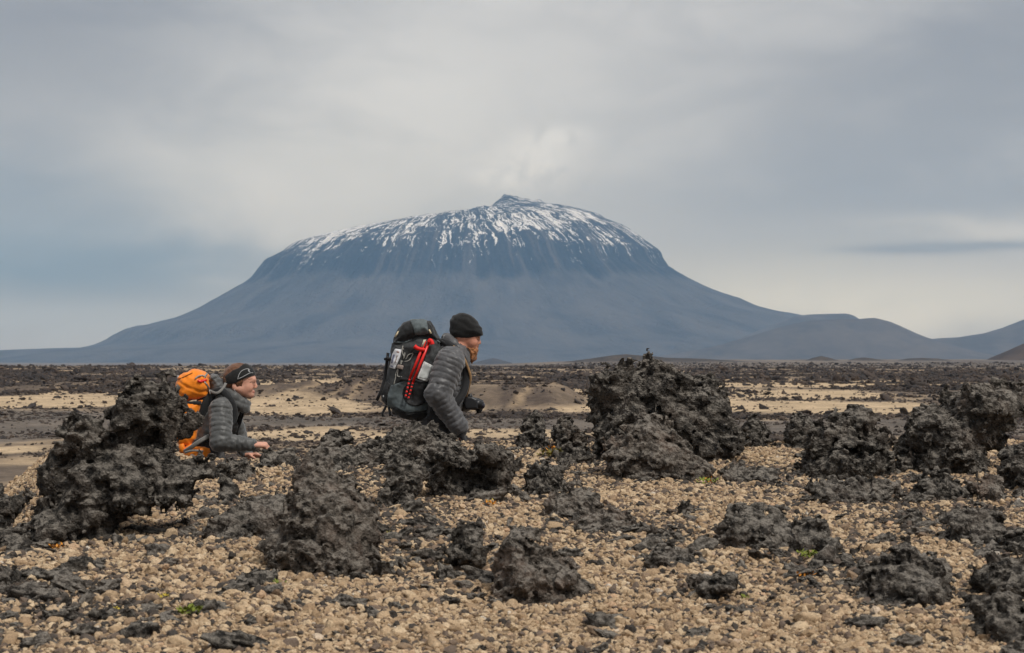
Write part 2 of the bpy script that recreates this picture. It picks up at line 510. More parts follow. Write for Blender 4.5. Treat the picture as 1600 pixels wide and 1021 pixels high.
def build_ground():
    ys = np.concatenate([np.arange(-30, 3, 1.5), np.arange(3, 13, 0.09), np.geomspace(13, 16800, 470)])
    us = np.linspace(-1, 1, 241)
    X = us[None, :] * (5 + 0.44 * np.maximum(ys, 0))[:, None]; Y = np.repeat(ys[:, None], len(us), 1)
    Z = H(X, Y)
    sand, dark, rest, n = masks(X, Y)
    c = lambda r, g, b: np.array((r, g, b))
    col = np.zeros(X.shape + (3,))
    mid = c(.122, .093, .070) + rest[..., None] * (c(.37, .272, .172) - c(.122, .093, .070))
    col[:] = mid
    tr = terrace(X, Y); md = np.clip(mounds(X, Y) * 0.7 + np.clip(tr * (1 - tr) * 5, 0, 1) + 0.8 * tr, 0, 1)[..., None]
    stripes = smoothstep(0.18, 0.40, fbm2(X - 0.09 * Y, Y * 0.0, 0.9, 3, seed=41.0))[..., None]
    col = col + md * ((c(.088, .066, .052) + stripes * (c(.31, .225, .14) - c(.088, .066, .052))) - col) * 0.95
    col = col + (sand * (1 - 0.85 * md[..., 0]))[..., None] * (c(.45, .335, .212) - col)
    nd = np.clip(0.5 + n, 0, 1)[..., None]
    col = col + dark[..., None] * ((c(.092, .079, .068) + nd * c(.075, .058, .042)) - col)
    far = smoothstep(420, 1000, Y)[..., None]
    fn = np.clip(0.5 + 1.1 * fbm2(X, Y * 0.25, 0.03, 5, 0.6, seed=51.0), 0, 1)[..., None]
    col = col + far * ((c(.075, .066, .06) + fn * c(.125, .10, .075)) - col)
    nearm = (1 - smoothstep(24, 62, Y))[..., None]
    col = col + nearm * (c(.15, .115, .085) - col)
    bankm = (1 - smoothstep(11.9, 12.4, Y))[..., None]
    col = col + bankm * (c(.25, .18, .115) - col)  # bank base coloured like gravel in shadow, painted beneath the pebbles
    V = np.stack([X, Y, Z], -1).reshape(-1, 3)
    r, k = X.shape
    i = np.arange(r * k).reshape(r, k)
    F = np.stack([i[:-1, :-1], i[:-1, 1:], i[1:, 1:], i[1:, :-1]], -1).reshape(-1, 4)
    C4 = np.concatenate([col.reshape(-1, 3), np.ones((r * k, 1))], 1)
    m = bpy.data.materials.new('ground_soil'); m.use_nodes = True; nt = m.node_tree; b = nt.nodes['Principled BSDF']
    b.inputs['Roughness'].default_value = 0.95; b.inputs['Specular IOR Level'].default_value = 0.15
    gc = S(nt, attr(nt, 'gcol').outputs['Color'])
    pos = S(nt, nt.nodes.new('ShaderNodeNewGeometry').outputs['Position'])
    n1 = noise_node(nt, pos, 2.2, 7, 0.65); n2 = noise_node(nt, vmul(nt, pos, (1, 0.5, 1)), 0.35, 6, 0.65)
    n3 = noise_node(nt, pos, 14.0, 4, 0.6)
    f = (n1.ramp(0.3, 0.7) * 0.55 + n2.ramp(0.35, 0.65) * 0.35 + n3.ramp(0.3, 0.7) * 0.3) + 0.38
    mm = nt.nodes.new('ShaderNodeVectorMath'); mm.operation = 'SCALE'
    nt.links.new(gc.o, mm.inputs[0]); nt.links.new(f.o, mm.inputs[3])
    nt.links.new(mm.outputs[0], b.inputs['Base Color'])
    bump(nt, b, n1 + n3 * 0.4, 0.6, 0.08)
    o = mk('ground', V, F, m, attrs={'gcol': C4})
    tag(o, kind='structure')

build_ground()

# ------------------------------------------------------------------ the table mountain
MD = 13000.0
MS = KK * MD                                    # metres per photograph pixel there
PL = [(0, 328), (35, 334), (85, 342), (135, 350), (195, 360), (235, 369), (272, 379), (280, 384), (295, 395), (321, 408), (330, 420), (341, 434), (350, 442), (365, 450),
      (395, 467), (425, 484), (455, 497), (490, 506), (506, 510), (513, 510), (520, 512), (535, 516), (555, 526), (565, 533), (585, 541), (612, 546), (700, 547.5), (780, 550), (900, 565), (960, 568)]
PR = [(0, 328), (60, 322), (115, 319), (145, 321), (175, 328), (203, 336), (211, 342), (222, 347), (240, 353), (255, 363), (275, 378), (293, 391), (298, 396), (301, 405),
      (310, 418), (335, 433), (365, 448), (395, 460), (422, 468), (430, 472), (445, 479), (475, 487), (505, 492), (560, 505), (640, 525), (760, 548), (900, 565), (960, 568)]

def build_mountain():
    th = np.concatenate([np.linspace(-math.pi - 0.25, 0.25, 620), np.linspace(0.25, math.pi - 0.25, 50)[1:]])   # front half dense
    rr = np.concatenate([np.linspace(1, 210, 62), np.linspace(210, 345, 85)[1:], np.linspace(345, 960, 66)[1:]])
    T, R = np.meshgrid(th, rr, indexing='ij')
    w = 0.5 + 0.5 * np.cos(T)
    # the brink of the plateau wanders round the front
    front = np.clip(-np.sin(T), 0, 1)
    wob = 1 + front ** 2 * 0.08 * fbm2(T * 6, T * 0, 1.0, 4, seed=2.0)
    Rq = R * wob
    py = np.interp(Rq, *zip(*PL)) * (1 - w) + np.interp(Rq, *zip(*PR)) * w
    x = 735 + R * np.cos(T); yy = R * np.sin(T) * 0.75
    # the summit cone and its small shoulder
    for cx, hh, rad in ((788, 19, 25), (808, 10, 24), (826, 8, 22), (844, 7, 13)):
        q = np.sqrt((x - cx) ** 2 + (yy * 1.0) ** 2) / rad
        py = py - hh * np.clip(1 - q, 0, 1) ** 1.1
    zp = 565 - py
    gul = fbm2(T * 14 + 0.8 * fbm2(T * 3, R * 0.01, 1.0, 2, seed=4.0), R * 0.012, 1.0, 4, 0.55, seed=8.0)
    rib = 1 - np.abs(fbm2(T * 26, R * 0.006, 1.0, 3, 0.5, seed=12.0)) * 2
    cliff = smoothstep(262, 285, R) * (1 - smoothstep(330, 372, R))
    top = 1 - smoothstep(250, 290, R)
    amp = front * (cliff * 6.0 + top * 3.0 * smoothstep(40, 120, R) + (1 - cliff) * (1 - top) * 1.6)
    zp = zp + gul * amp * 1.3 * front + rib * cliff * front ** 2 * 6.0
    zp = zp + 1.1 * fbm2(x * 0.09, yy * 0.09, 1.0, 3, seed=6.0) * smoothstep(20, 60, zp)
    X = (x - 800) * MS; Y = MD + yy * MS; Z = np.maximum(zp * MS, -14)
    V = np.stack([X, Y, Z], -1).reshape(-1, 3)
    a, b = T.shape
    i = np.arange(a * b).reshape(a, b); j = np.roll(i, -1, 0)
    F = np.stack([i[:, :-1], i[:, 1:], j[:, 1:], j[:, :-1]], -1).reshape(-1, 4)
    A = {'polar': np.stack([T, R / 100, zp / 100], -1).reshape(-1, 3), 'gully': (gul * 0.5 + 0.5).ravel(), 'front': front.ravel(), 'cliff': cliff.ravel()}
    m = bpy.data.materials.new('mountain_rock'); m.use_nodes = True; nt = m.node_tree; bs = nt.nodes['Principled BSDF']
    bs.inputs['Roughness'].default_value = 0.95; bs.inputs['Specular IOR Level'].default_value = 0.1
    pv = S(nt, attr(nt, 'polar').outputs['Vector'])
    sp = nt.nodes.new('ShaderNodeSeparateXYZ'); nt.links.new(pv.o, sp.inputs[0])
    t, r, z = (S(nt, sp.outputs[k]) for k in range(3))
    gl = S(nt, attr(nt, 'gully').outputs['Fac']); cl = S(nt, attr(nt, 'cliff').outputs['Fac'])
    pos = S(nt, nt.nodes.new('ShaderNodeNewGeometry').outputs['Position'])
    big = noise_node(nt, pos, 0.004, 5, 0.6); fine = noise_node(nt, pos, 0.025, 5, 0.65)
    wv = noise_node(nt, vmul(nt, pv, (9, 2.6, 0)), 1.0, 4, 0.6)
    cx = nt.nodes.new('ShaderNodeCombineXYZ'); nt.links.new((t * 70.0 + wv * 9.0).o, cx.inputs[0]); nt.links.new((r * 3.0 + wv * 2.4).o, cx.inputs[1]); nt.links.new((z * 1.0).o, cx.inputs[2])
    st = noise_node(nt, S(nt, cx.outputs[0]), 1.0, 5, 0.6, 0.7)       # down the fall line
    st2 = noise_node(nt, vmul(nt, pv, (9, 0.7, 0)), 1.0, 5, 0.6, 0.3)
    band = noise_node(nt, vmul(nt, pv, (2.2, 9, 16)), 1.0, 5, 0.6, 0.6)     # along the ledges
    rock = mixc(nt, fine.ramp(0.3, 0.7), (.007, .007, .008), (.030, .028, .028))
    scree = mixc(nt, st2.ramp(0.35, 0.7), (.062, .058, .058), (.098, .090, .086))  # scree tone, its lightness also painted in place of low haze
    zj = z + (st2 - 0.5) * 0.55 + (gl - 0.5) * 0.25
    col = mixc(nt, zj.ramp(1.36, 1.18) * st2.ramp(0.2, 0.5).mx(0.55), rock, scree)
    wall = zj.ramp(1.20, 1.34) * z.ramp(2.15, 1.85)
    rb = noise_node(nt, vmul(nt, pv, (20, 0.5, 0)), 1.0, 5, 0.6, 0.6)
    col = mixc(nt, wall * rb.ramp(0.42, 0.60) * 0.9, col, (.005, .005, .006))
    col = mixc(nt, wall * rb.ramp(0.46, 0.36) * 0.7, col, (.095, .082, .074))
    # snow: lies in the gullies of the upper slope, more of it towards the top
    sn = st * 0.80 + band * 0.20 + gl * -0.18 + big * 0.30 + (fine - 0.5) * 0.12
    hgt = z.ramp(1.42, 1.95) * 0.115
    left = t.ramp(-1.9, -2.95) * z.ramp(1.6, 2.0) * 0.105 + r.ramp(2.5, 1.9) * 0.02
    s = (sn + hgt + left - 0.708) * 38.0
    s = s.ramp(0.0, 1.0) * z.ramp(1.30, 1.55)
    col = mixc(nt, s, col, (.86, .87, .90))
    nt.links.new(col.o, bs.inputs['Base Color'])
    bump(nt, bs, fine + st + rb, 1.0, 30.0)
    o = mk('mountain', V, F, m, loc=((735 - 800) * MS, MD, 0), attrs=A)
    tag(o, kind='structure')

build_mountain()

def hill(name, sky, d, depth, m, seed, nx=180, ny=44, rough=0.085, group=None):
    """a hill whose skyline runs through the given photograph points, at distance d"""
    sky = np.asarray(sky, float)
    px = np.linspace(sky[0, 0], sky[-1, 0], nx); py = np.interp(px, sky[:, 0], sky[:, 1])
    s = KK * d
    X0 = (px - 800) * s; zs = (565 - py) * s; base = zs.min()
    v = np.linspace(-1, 1, ny)
    X = np.repeat(X0[:, None], ny, 1); Y = d + v[None, :] * depth + 0 * X
    prof = (1 - np.abs(v) ** 1.35)
    prof = prof * prof * (3 - 2 * prof) * 0.35 + prof * 0.65
    hgt = (zs - base)[:, None]
    n = fbm2(X / depth * 3, Y / depth * 3, 1.0, 5, 0.5, seed=seed)
    Z = base + hgt * prof[None, :] * (1 + rough * 3 * n * (1 - prof[None, :])) + hgt.max() * rough * 0.25 * n * smoothstep(0.02, 0.3, prof)[None, :]
    Z[:, 0] = np.minimum(Z[:, 0], base); Z[:, -1] = np.minimum(Z[:, -1], base)
    V = np.stack([X, Y, Z], -1).reshape(-1, 3)
    i = np.arange(nx * ny).reshape(nx, ny)
    F = np.stack([i[:-1, :-1], i[1:, :-1], i[1:, 1:], i[:-1, 1:]], -1).reshape(-1, 4)
    o = mk(name, V, F, m, loc=(X0.mean(), d, base))
    return tag(o, kind='structure')

def hill_mat(name, a, b, sc):
    m = bpy.data.materials.new(name); m.use_nodes = True; nt = m.node_tree; bs = nt.nodes['Principled BSDF']
    bs.inputs['Roughness'].default_value = 0.95; bs.inputs['Specular IOR Level'].default_value = 0.1
    pos = S(nt, nt.nodes.new('ShaderNodeNewGeometry').outputs['Position'])
    n = noise_node(nt, vmul(nt, pos, (1, 0.4, 1.6)), sc, 7, 0.65); n2 = noise_node(nt, vmul(nt, pos, (1, 0.3, 3)), sc * 5, 5, 0.6)
    c = mixc(nt, n.ramp(0.35, 0.65) * 0.7 + n2.ramp(0.4, 0.7) * 0.3, a, b)
    nt.links.new(c.o, bs.inputs['Base Color'])
    bump(nt, bs, n, 0.5, 0.03 / sc)
    return m
hm = hill_mat('hill_rock', (.046, .042, .040), (.098, .087, .080), 0.004)
hn = hill_mat('mound_rock', (.038, .034, .032), (.10, .082, .067), 0.05)
hb = hill_mat('brown_slope', (.055, .042, .035), (.115, .085, .066), 0.012)
hill('hill', [(1060, 566), (1120, 545), (1180, 518), (1240, 494), (1265, 492), (1290, 491), (1320, 490), (1329, 492), (1336, 497), (1380, 520), (1440, 545), (1500, 566)], 11200, 1100, hm, 3.0)
hill('hill', [(960, 568), (1040, 556), (1120, 541), (1200, 517), (1240, 506), (1265, 501), (1300, 499), (1340, 499), (1352, 497.5), (1366, 497), (1385, 502), (1410, 514), (1430, 523), (1443, 527.5), (1490, 543), (1540, 557), (1580, 568)], 9000, 1000, hm, 5.0)
hill('hill', [(1330, 568), (1400, 546), (1440, 531), (1470, 528), (1500, 527), (1540, 521), (1570, 512), (1585, 506), (1600, 500), (1660, 480), (1740, 470), (1850, 500), (2000, 568)], 10000, 1000, hm, 7.0)
hill('hill', [(1520, 580), (1550, 570), (1570, 560), (1590, 548), (1605, 540), (1650, 515), (1720, 503), (1800, 540), (1880, 580)], 2400, 260, hb, 9.0)
hill('mound', [(1395, 565), (1420, 560.5), (1440, 559.5), (1465, 560.5), (1490, 565)], 2300, 60, hn, 12.0, 60, 24, 0.12)
hill('mound', [(880, 566), (920, 561), (945, 557), (960, 555), (978, 553.5), (990, 555), (1010, 556), (1040, 559), (1100, 561), (1180, 566)], 1900, 70, hn, 11.0, 90, 24, 0.12)
hill('mound', [(1262, 564), (1272, 559), (1283, 556.5), (1294, 559), (1306, 564)], 2100, 50, hn, 13.0, 40, 20, 0.15)
hill('mound', [(1325, 564), (1338, 560), (1350, 558.8), (1364, 560.5), (1378, 564)], 2200, 50, hn, 14.0, 40, 20, 0.15)
hill('mound', [(735, 569), (755, 563), (770, 559.5), (778, 561), (800, 567)], 5200, 160, hm, 15.0, 40, 20, 0.15)
hill('mound', [(205, 577), (222, 571.5), (232, 570), (242, 572), (256, 577)], 760, 16, hn, 16.0, 40, 20, 0.15)

# ------------------------------------------------------------------ the air
def build_haze():
    x0, x1, y0, y1, z0, z1 = -7650, 7650, -70, 17200, -16, 1130
    V = [(x, y, z) for x in (x0, x1) for y in (y0, y1) for z in (z0, z1)]
    F = [(0, 1, 3, 2), (4, 6, 7, 5), (0, 4, 5, 1), (2, 3, 7, 6), (0, 2, 6, 4), (1, 5, 7, 3)]
    m = bpy.data.materials.new('haze_air'); m.use_nodes = True; nt = m.node_tree; nt.nodes.clear()
    out = nt.nodes.new('ShaderNodeOutputMaterial'); v = nt.nodes.new('ShaderNodeVolumePrincipled')
    v.inputs['Color'].default_value = (0.34, 0.61, 1.0, 1); v.inputs['Absorption Color'].default_value = (1, 1, 1, 1)
    v.inputs['Density'].default_value = 4.4e-5; v.inputs['Anisotropy'].default_value = 0.0
    nt.links.new(v.outputs[0], out.inputs['Volume'])
    o = mk('haze', V, F, m, smooth=False)
    tag(o, kind='stuff')

build_haze()

# ------------------------------------------------------------------ lava rocks
def lava_mat(name, dark, mid, warm, warm_amt, dust_light=0.35):
    m = bpy.data.materials.new(name); m.use_nodes = True; nt = m.node_tree; b = nt.nodes['Principled BSDF']
    b.inputs['Roughness'].default_value = 0.92; b.inputs['Specular IOR Level'].default_value = 0.10
    g = nt.nodes.new('ShaderNodeNewGeometry'); pos = S(nt, g.outputs['Position'])
    n0 = noise_node(nt, pos, 5.0, 5, 0.6, 0.4); n1 = noise_node(nt, pos, 26, 6, 0.7); n2 = noise_node(nt, pos, 120, 4, 0.65)
    n4 = noise_node(nt, pos, 11.0, 6, 0.75, 0.5)
    c = mixc(nt, n1.ramp(0.40, 0.60) * 0.6 + n4.ramp(0.42, 0.60) * 0.4, dark, mid)
    c = mixc(nt, n0.ramp(0.48, 0.72) * warm_amt, c, warm)
    sp = nt.nodes.new('ShaderNodeSeparateXYZ'); nt.links.new(g.outputs['Normal'], sp.inputs[0])
    up = S(nt, sp.outputs[2])                          # dust and lichen on what faces up, paled further to paint in lit tops
    c = mixc(nt, up.ramp(0.05, 0.95) * n1.ramp(0.40, 0.58) * dust_light, c, (.33, .295, .25))
    c = mixc(nt, n4.ramp(0.56, 0.70) * n1.ramp(0.40, 0.60) * 0.55, c, (.20, .175, .15))
    c = mixc(nt, n2.ramp(0.55, 0.74) * 0.50, c, (.21, .19, .165))
    c = mixc(nt, n2.ramp(0.46, 0.28) * 0.6, c, (.010, .010, .010))
    nt.links.new(c.o, b.inputs['Base Color'])
    v = nt.nodes.new('ShaderNodeTexVoronoi'); v.inputs['Scale'].default_value = 75
    nt.links.new(pos.o, v.inputs['Vector'])
    bump(nt, b, n1 * 0.9 + n2 * 0.55 + S(nt, v.outputs['Distance']) * 0.5, 1.0, 0.028)
    return m
LAVA = {'black': lava_mat('black_lava', (.016, .015, .014), (.122, .108, .092), (.17, .132, .104), 0.45, 0.75),
        'brown': lava_mat('brown_lava', (.028, .024, .020), (.205, .172, .142), (.28, .205, .16), 0.70, 0.75),
        'grey': lava_mat('grey_lava', (.022, .020, .018), (.170, .150, .128), (.22, .175, .142), 0.5, 0.8)}

ROCKS = []
def lava_rock(label, poly, W, kind='black', seed=1.0, base=None, vox=None, chunk=0.085, lean=0.35, extra=(), cave=0.5, group=None, dy=0.0, name='lava_rock', cuts=()):
    """one boulder: an outline with depth, melted lumps, clinker knobs and hollows"""
    poly = np.asarray(poly, float)
    base = base if base is not None else poly[:, 1].max()
    d0 = min(bank_row(base), 11.5); d = d0 + W * 0.55 + dy
    s = KK * d
    w3 = lambda px, py: P(px, py, d)
    pts = np.array([w3(*q)[[0, 2]] for q in poly])
    zb = w3(0, base)[2]
    low = pts[:, 1] < zb + 0.05
    cx = pts[:, 0].mean()
    ext = pts.copy(); ext[low, 1] -= 0.07
    lo = np.array((pts[:, 0].min() - 0.09, d - W - 0.12, pts[:, 1].min() - 0.10)); hi = np.array((pts[:, 0].max() + 0.09, d + W + 0.12, pts[:, 1].max() + 0.09))
    span = hi - lo
    if vox is None: vox = float(np.clip((span[0] * span[2] + span[1] * span[2]) ** 0.5 / 98, 0.0066, 0.0108))
    f = Field(lo, hi, vox)
    # smoothly lean the outline so that its front faces the sky a little: done by warping Y with height
    hgt = max(pts[:, 1].max() - zb, 0.05)
    R = 0.5 * min(np.ptp(pts[:, 0]), hgt * 1.4)
    n = f.n
    xs = (f.org[0] + f.h * np.arange(n[0])); zs = (f.org[2] + f.h * np.arange(n[2])); ysv = (f.org[1] + f.h * np.arange(n[1]))
    d2 = poly_sdf(np.repeat(xs[:, None], n[2], 1), np.repeat(zs[None, :], n[0], 0), ext).astype(np.float32)
    yc = d + (lean * (zs - zb - hgt * 0.4)).astype(np.float32)
    Wz = W * (1.08 - 0.45 * np.clip((zs - zb) / hgt, 0, 1) ** 1.5)
    t = np.maximum(d2 + R, 0)[:, None, :]
    yy = (ysv[None, :, None] - yc[None, None, :]) * (R / Wz)[None, None, :]
    f.d = (np.sqrt(t ** 2 + yy ** 2) - R).astype(np.float32) * np.float32(min(1.0, W / R))
    for (px, py, r, ddy) in extra:                       # lumps that stand proud
        c = w3(px, py); c[1] += ddy; f.ell(c, np.array((1.1, 1, 0.9)) * r * s, k=0.03)
    for (px, py, rx, rz, ddy) in cuts:                   # hollows
        c = w3(px, py); c[1] += ddy; f.ell(c, np.array((rx * s, max(rx, rz) * s * 1.1, rz * s)), sub=True)
    band = np.abs(f.d) < 0.125
    ix = np.argwhere(band); p = (ix * f.h + f.org).astype(np.float32)
    q = f.d[band].copy()
    sd = np.float32(seed * 7.31)
    warp = np.stack([vnoise(p * 9 + sd), vnoise(p * 9 + sd + 31), vnoise(p * 9 + sd + 67)], 1)
    pw = p + warp * 0.028
    big = fbm(p * 4.2 + sd, 3)
    q = q + big * 0.060 + np.float32(0.013 if hgt < 0.42 else 0.008)
    q = q + (worley(pw * np.array((1, 1, 1.25), np.float32) / chunk + sd) - 0.55) * chunk * 0.62       # chunks with creases between
    mf = np.abs(q) < 0.11
    q[mf] += facets(pw[mf] * np.array((1, 1, 1.3), np.float32) / (chunk * 1.25) + sd * 1.3) * chunk * 0.36
    near = np.abs(q) < 0.075
    pn, pwn = p[near], pw[near]
    qn = q[near]
    qn = qn + (worley(pwn / (chunk * 0.38) + sd * 2) - 0.5) * chunk * 0.40
    qn = qn + facets(pwn / (chunk * 0.42) + sd * 1.9) * chunk * 0.17
    rdg = np.abs(vnoise(pwn * 13 + sd + 3)) * 0.034 + np.abs(vnoise((pwn @ _R) * 27 + sd)) * 0.017
    qn = qn + rdg - 0.016
    pit = fbm(pn * 17 + sd + 5, 3)
    qn = qn + np.maximum(pit - 0.08, 0) * 0.17 * cave
    qn = qn - np.maximum(vnoise(pn * 24 + sd + 9) - 0.42, 0) * 0.020          # spikes
    fine = np.abs(qn) < 0.036
    qf = qn[fine]; pf = pn[fine]
    qf = qf + (worley(pf / 0.023 + sd * 3) - 0.5) * 0.017 + vnoise(pf * 75 + sd) * 0.0105
    qn[fine] = qf; q[near] = qn; f.d[band] = q
    f.d[:, :, 0] = 1; f.d[:, :, -1] = np.maximum(f.d[:, :, -1], 0.01)
    f.d[0] = np.maximum(f.d[0], .01); f.d[-1] = np.maximum(f.d[-1], .01); f.d[:, 0] = np.maximum(f.d[:, 0], .01); f.d[:, -1] = np.maximum(f.d[:, -1], .01)
    ROCKS.append((cx, d0, np.ptp(pts[:, 0]) / 2, W, hgt))
    V, F = f.mesh()
    V, F = keep_big(V, F)
    deep = V[:, 2] < H(V[:, 0], V[:, 1]) - 0.035
    F = F[~deep[F].all(1)]                               # what the ground hides
    use = np.zeros(len(V), bool); use[F.ravel()] = True; F = (np.cumsum(use) - 1)[F]; V = V[use]
    o = mk(name, V, F, LAVA[kind], loc=(cx, d, zb), smooth=False)
    return tag(o, label, 'rock', group)

def keep_big(V, F):
    """drop crumbs that the noise cut loose"""
    n = len(V); lab = np.arange(n)
    e = np.concatenate([F[:, [0, 1]], F[:, [1, 2]], F[:, [2, 3]]])
    for _ in range(400):
        m = np.minimum(lab[e[:, 0]], lab[e[:, 1]])
        new = lab.copy(); np.minimum.at(new, e[:, 0], m); np.minimum.at(new, e[:, 1], m)
        new = new[new]
        if (new == lab).all(): break
        lab = new
    u, c = np.unique(lab, return_counts=True)
    keep = np.isin(lab, u[c >= c.max() * 0.3])
    mp = np.cumsum(keep) - 1
    F = F[keep[F[:, 0]]]
    return V[keep], mp[F]

G1 = 'lava rocks lying on the pumice bank'
def build_rocks():
    R = lava_rock
    # the big outcrop in front of the woman
    R('big black craggy lava outcrop hiding the back of the orange backpack',
      [(42, 848), (48, 800), (70, 758), (66, 722), (82, 698), (84, 662), (108, 650), (130, 656), (146, 664), (160, 668), (178, 652), (196, 640), (208, 622), (232, 604), (256, 592), (266, 594), (277, 608), (284, 636), (295, 660), (284, 676), (268, 688), (264, 704), (284, 720), (328, 726), (336, 742), (312, 764), (300, 790), (262, 796), (200, 812), (150, 842), (100, 846)],
      0.30, 'black', 1.0, base=845, chunk=0.10, lean=0.55, vox=0.0104, extra=((215, 655, 38, -.06), (130, 690, 40, -.10), (235, 640, 40, .0)), cuts=((262, 690, 45, 18, -.12), (150, 800, 30, 26, -.34)), group=G1)
    R('low black lava rock at the left edge of the gravel', [(-60, 796), (-60, 765), (-10, 752), (15, 758), (30, 768), (46, 775), (44, 792), (10, 800)], 0.14, 'black', 2.0, group=G1)
    R('dark lava slab half buried left of the big outcrop', [(-70, 862), (-50, 815), (-5, 805), (30, 812), (56, 826), (60, 850), (20, 858)], 0.14, 'black', 2.6, lean=0.6, group=G1)
    R('black lava rock lying under the outstretched hand of the woman', [(318, 752), (326, 728), (340, 716), (362, 716), (385, 718), (402, 728), (408, 750), (370, 756)], 0.13, 'black', 3.0, dy=0.2, group=G1)
    R('small dark lava lump beside the big outcrop, above the flat grey slab', [(332, 782), (336, 758), (350, 748), (372, 752), (386, 766), (386, 782)], 0.07, 'black', 3.5, group=G1)
    R('small craggy lava rock right of the hand of the woman', [(412, 726), (420, 712), (434, 706), (450, 704), (464, 708), (470, 724), (440, 730)], 0.08, 'grey', 4.0, group=G1)
    R('flat pale grey lava slab left of the brown boulder', [(312, 838), (322, 812), (350, 790), (392, 776), (430, 764), (462, 768), (480, 800), (450, 832), (380, 842)], 0.13, 'grey', 5.0, lean=0.9, chunk=0.05, cave=0.3, group=G1)
    R('large brown lava boulder alone in the pale gravel, widest in the front', [(410, 862), (440, 822), (450, 780), (462, 742), (480, 722), (500, 724), (520, 742), (548, 752), (572, 776), (592, 806), (606, 838), (612, 872), (590, 890), (540, 898), (490, 892), (462, 880)],
      0.22, 'brown', 6.0, base=893, chunk=0.075, lean=0.6, vox=0.0079, group=G1)
    R('knobbly black lava block on the crest, between the two hikers', [(488, 704), (494, 682), (506, 671), (528, 669), (544, 672), (556, 684), (556, 700), (530, 706)], 0.12, 'black', 7.0, group=G1)
    R('long low lava ridge under the waist of the bearded man', [(540, 708), (562, 690), (590, 684), (606, 672), (630, 664), (650, 655), (670, 662), (690, 672), (704, 676), (722, 690), (730, 706), (690, 716), (620, 716)], 0.16, 'black', 8.0, chunk=0.07, group=G1)
    R('flat dark lava slab lying below the crest ridge', [(470, 722), (488, 706), (540, 700), (590, 704), (612, 712), (600, 726), (530, 730)], 0.09, 'grey', 8.5, lean=0.8, chunk=0.05, group=G1)
    R('upright dark lava fin left of the hollowed black rock', [(596, 786), (604, 752), (602, 728), (618, 708), (640, 712), (652, 720), (656, 750), (658, 782), (630, 792)], 0.12, 'grey', 9.0, group=G1)
    R('wide hollowed black lava rock in front of the bearded man', [(650, 742), (656, 708), (676, 690), (700, 688), (728, 694), (756, 684), (774, 680), (790, 692), (808, 706), (818, 730), (812, 756), (790, 768), (760, 778), (738, 780), (722, 764), (690, 762), (664, 756)],
      0.20, 'black', 10.0, base=778, chunk=0.085, extra=((700, 716, 26, -.12), (770, 712, 30, -.10)), cuts=((742, 748, 42, 16, -.20),), group=G1)
    R('rough dark lava rock right of the hollowed black rock', [(812, 756), (820, 728), (830, 716), (852, 712), (876, 722), (888, 744), (880, 760), (840, 768)], 0.14, 'grey', 11.0, group=G1)
    R('black lava knob on the crest, left of its twin knob', [(806, 694), (812, 672), (824, 656), (838, 650), (852, 656), (858, 674), (856, 694)], 0.10, 'black', 12.0, group=G1)
    R('black lava knob on the crest, touching the tallest rock', [(866, 700), (868, 672), (878, 656), (892, 650), (908, 658), (920, 682), (920, 704)], 0.10, 'black', 13.0, group=G1)
    R('low lava lump on the gravel in front of the two crest knobs', [(850, 722), (862, 704), (890, 698), (918, 704), (930, 720), (915, 732), (870, 732)], 0.12, 'grey', 13.5, group=G1)
    R('low brown lava hump in front of the tallest rock', [(830, 804), (846, 778), (872, 760), (900, 750), (926, 756), (948, 776), (950, 800), (900, 808)], 0.11, 'brown', 14.0, lean=0.8, chunk=0.05, group=G1)
    # the tallest rock
    R('tallest lava rock, a broad craggy crown right of the bearded man',
      [(926, 700), (918, 668), (922, 640), (918, 618), (926, 590), (940, 584), (956, 572), (974, 560), (996, 566), (1012, 562), (1032, 570), (1056, 582), (1080, 588), (1096, 594), (1116, 590), (1120, 606), (1136, 616), (1130, 640), (1146, 660), (1164, 682), (1166, 706), (1120, 720), (1040, 730), (970, 722)],
      0.32, 'black', 15.0, base=722, chunk=0.095, lean=0.35, vox=0.0108, extra=((960, 610, 34, -.10), (1040, 610, 40, -.12), (1100, 650, 36, -.12), (990, 650, 40, -.16)), cuts=((1092, 612, 22, 14, -.22),), group=G1)
    R('brownish lava boulder leaning on the foot of the tallest rock',
      [(936, 744), (932, 706), (946, 686), (972, 668), (992, 650), (1012, 642), (1034, 650), (1052, 668), (1072, 690), (1096, 704), (1118, 722), (1126, 742), (1090, 756), (1040, 752), (990, 748)],
      0.22, 'brown', 16.0, base=752, chunk=0.075, lean=0.55, vox=0.0085, cuts=((985, 735, 24, 20, -.26),), group=G1)
    R('small black lava clump just right of the tallest rock', [(1160, 694), (1164, 668), (1176, 655), (1194, 660), (1204, 674), (1208, 694)], 0.09, 'black', 17.0, group=G1)
    R('rounded low lava mound right of the brownish boulder', [(1120, 756), (1134, 732), (1160, 718), (1190, 722), (1220, 734), (1236, 752), (1190, 760)], 0.10, 'grey', 18.0, lean=0.8, chunk=0.05, group=G1)
    R('upright smooth lava tooth standing on the crest', [(1224, 700), (1226, 660), (1234, 638), (1248, 632), (1264, 646), (1276, 658), (1282, 676), (1280, 700)], 0.12, 'black', 19.0, chunk=0.11, cave=0.2, group=G1)
    R('layered black lava rock with a flat overhanging cap',
      [(1246, 744), (1254, 708), (1262, 684), (1282, 668), (1302, 660), (1312, 644), (1336, 638), (1356, 640), (1368, 656), (1364, 668), (1386, 676), (1400, 690), (1402, 712), (1396, 736), (1340, 752), (1280, 750)],
      0.24, 'black', 20.0, base=748, chunk=0.085, vox=0.0098, cuts=((1362, 676, 24, 6, -.20), (1310, 700, 50, 5, -.28)), group=G1)
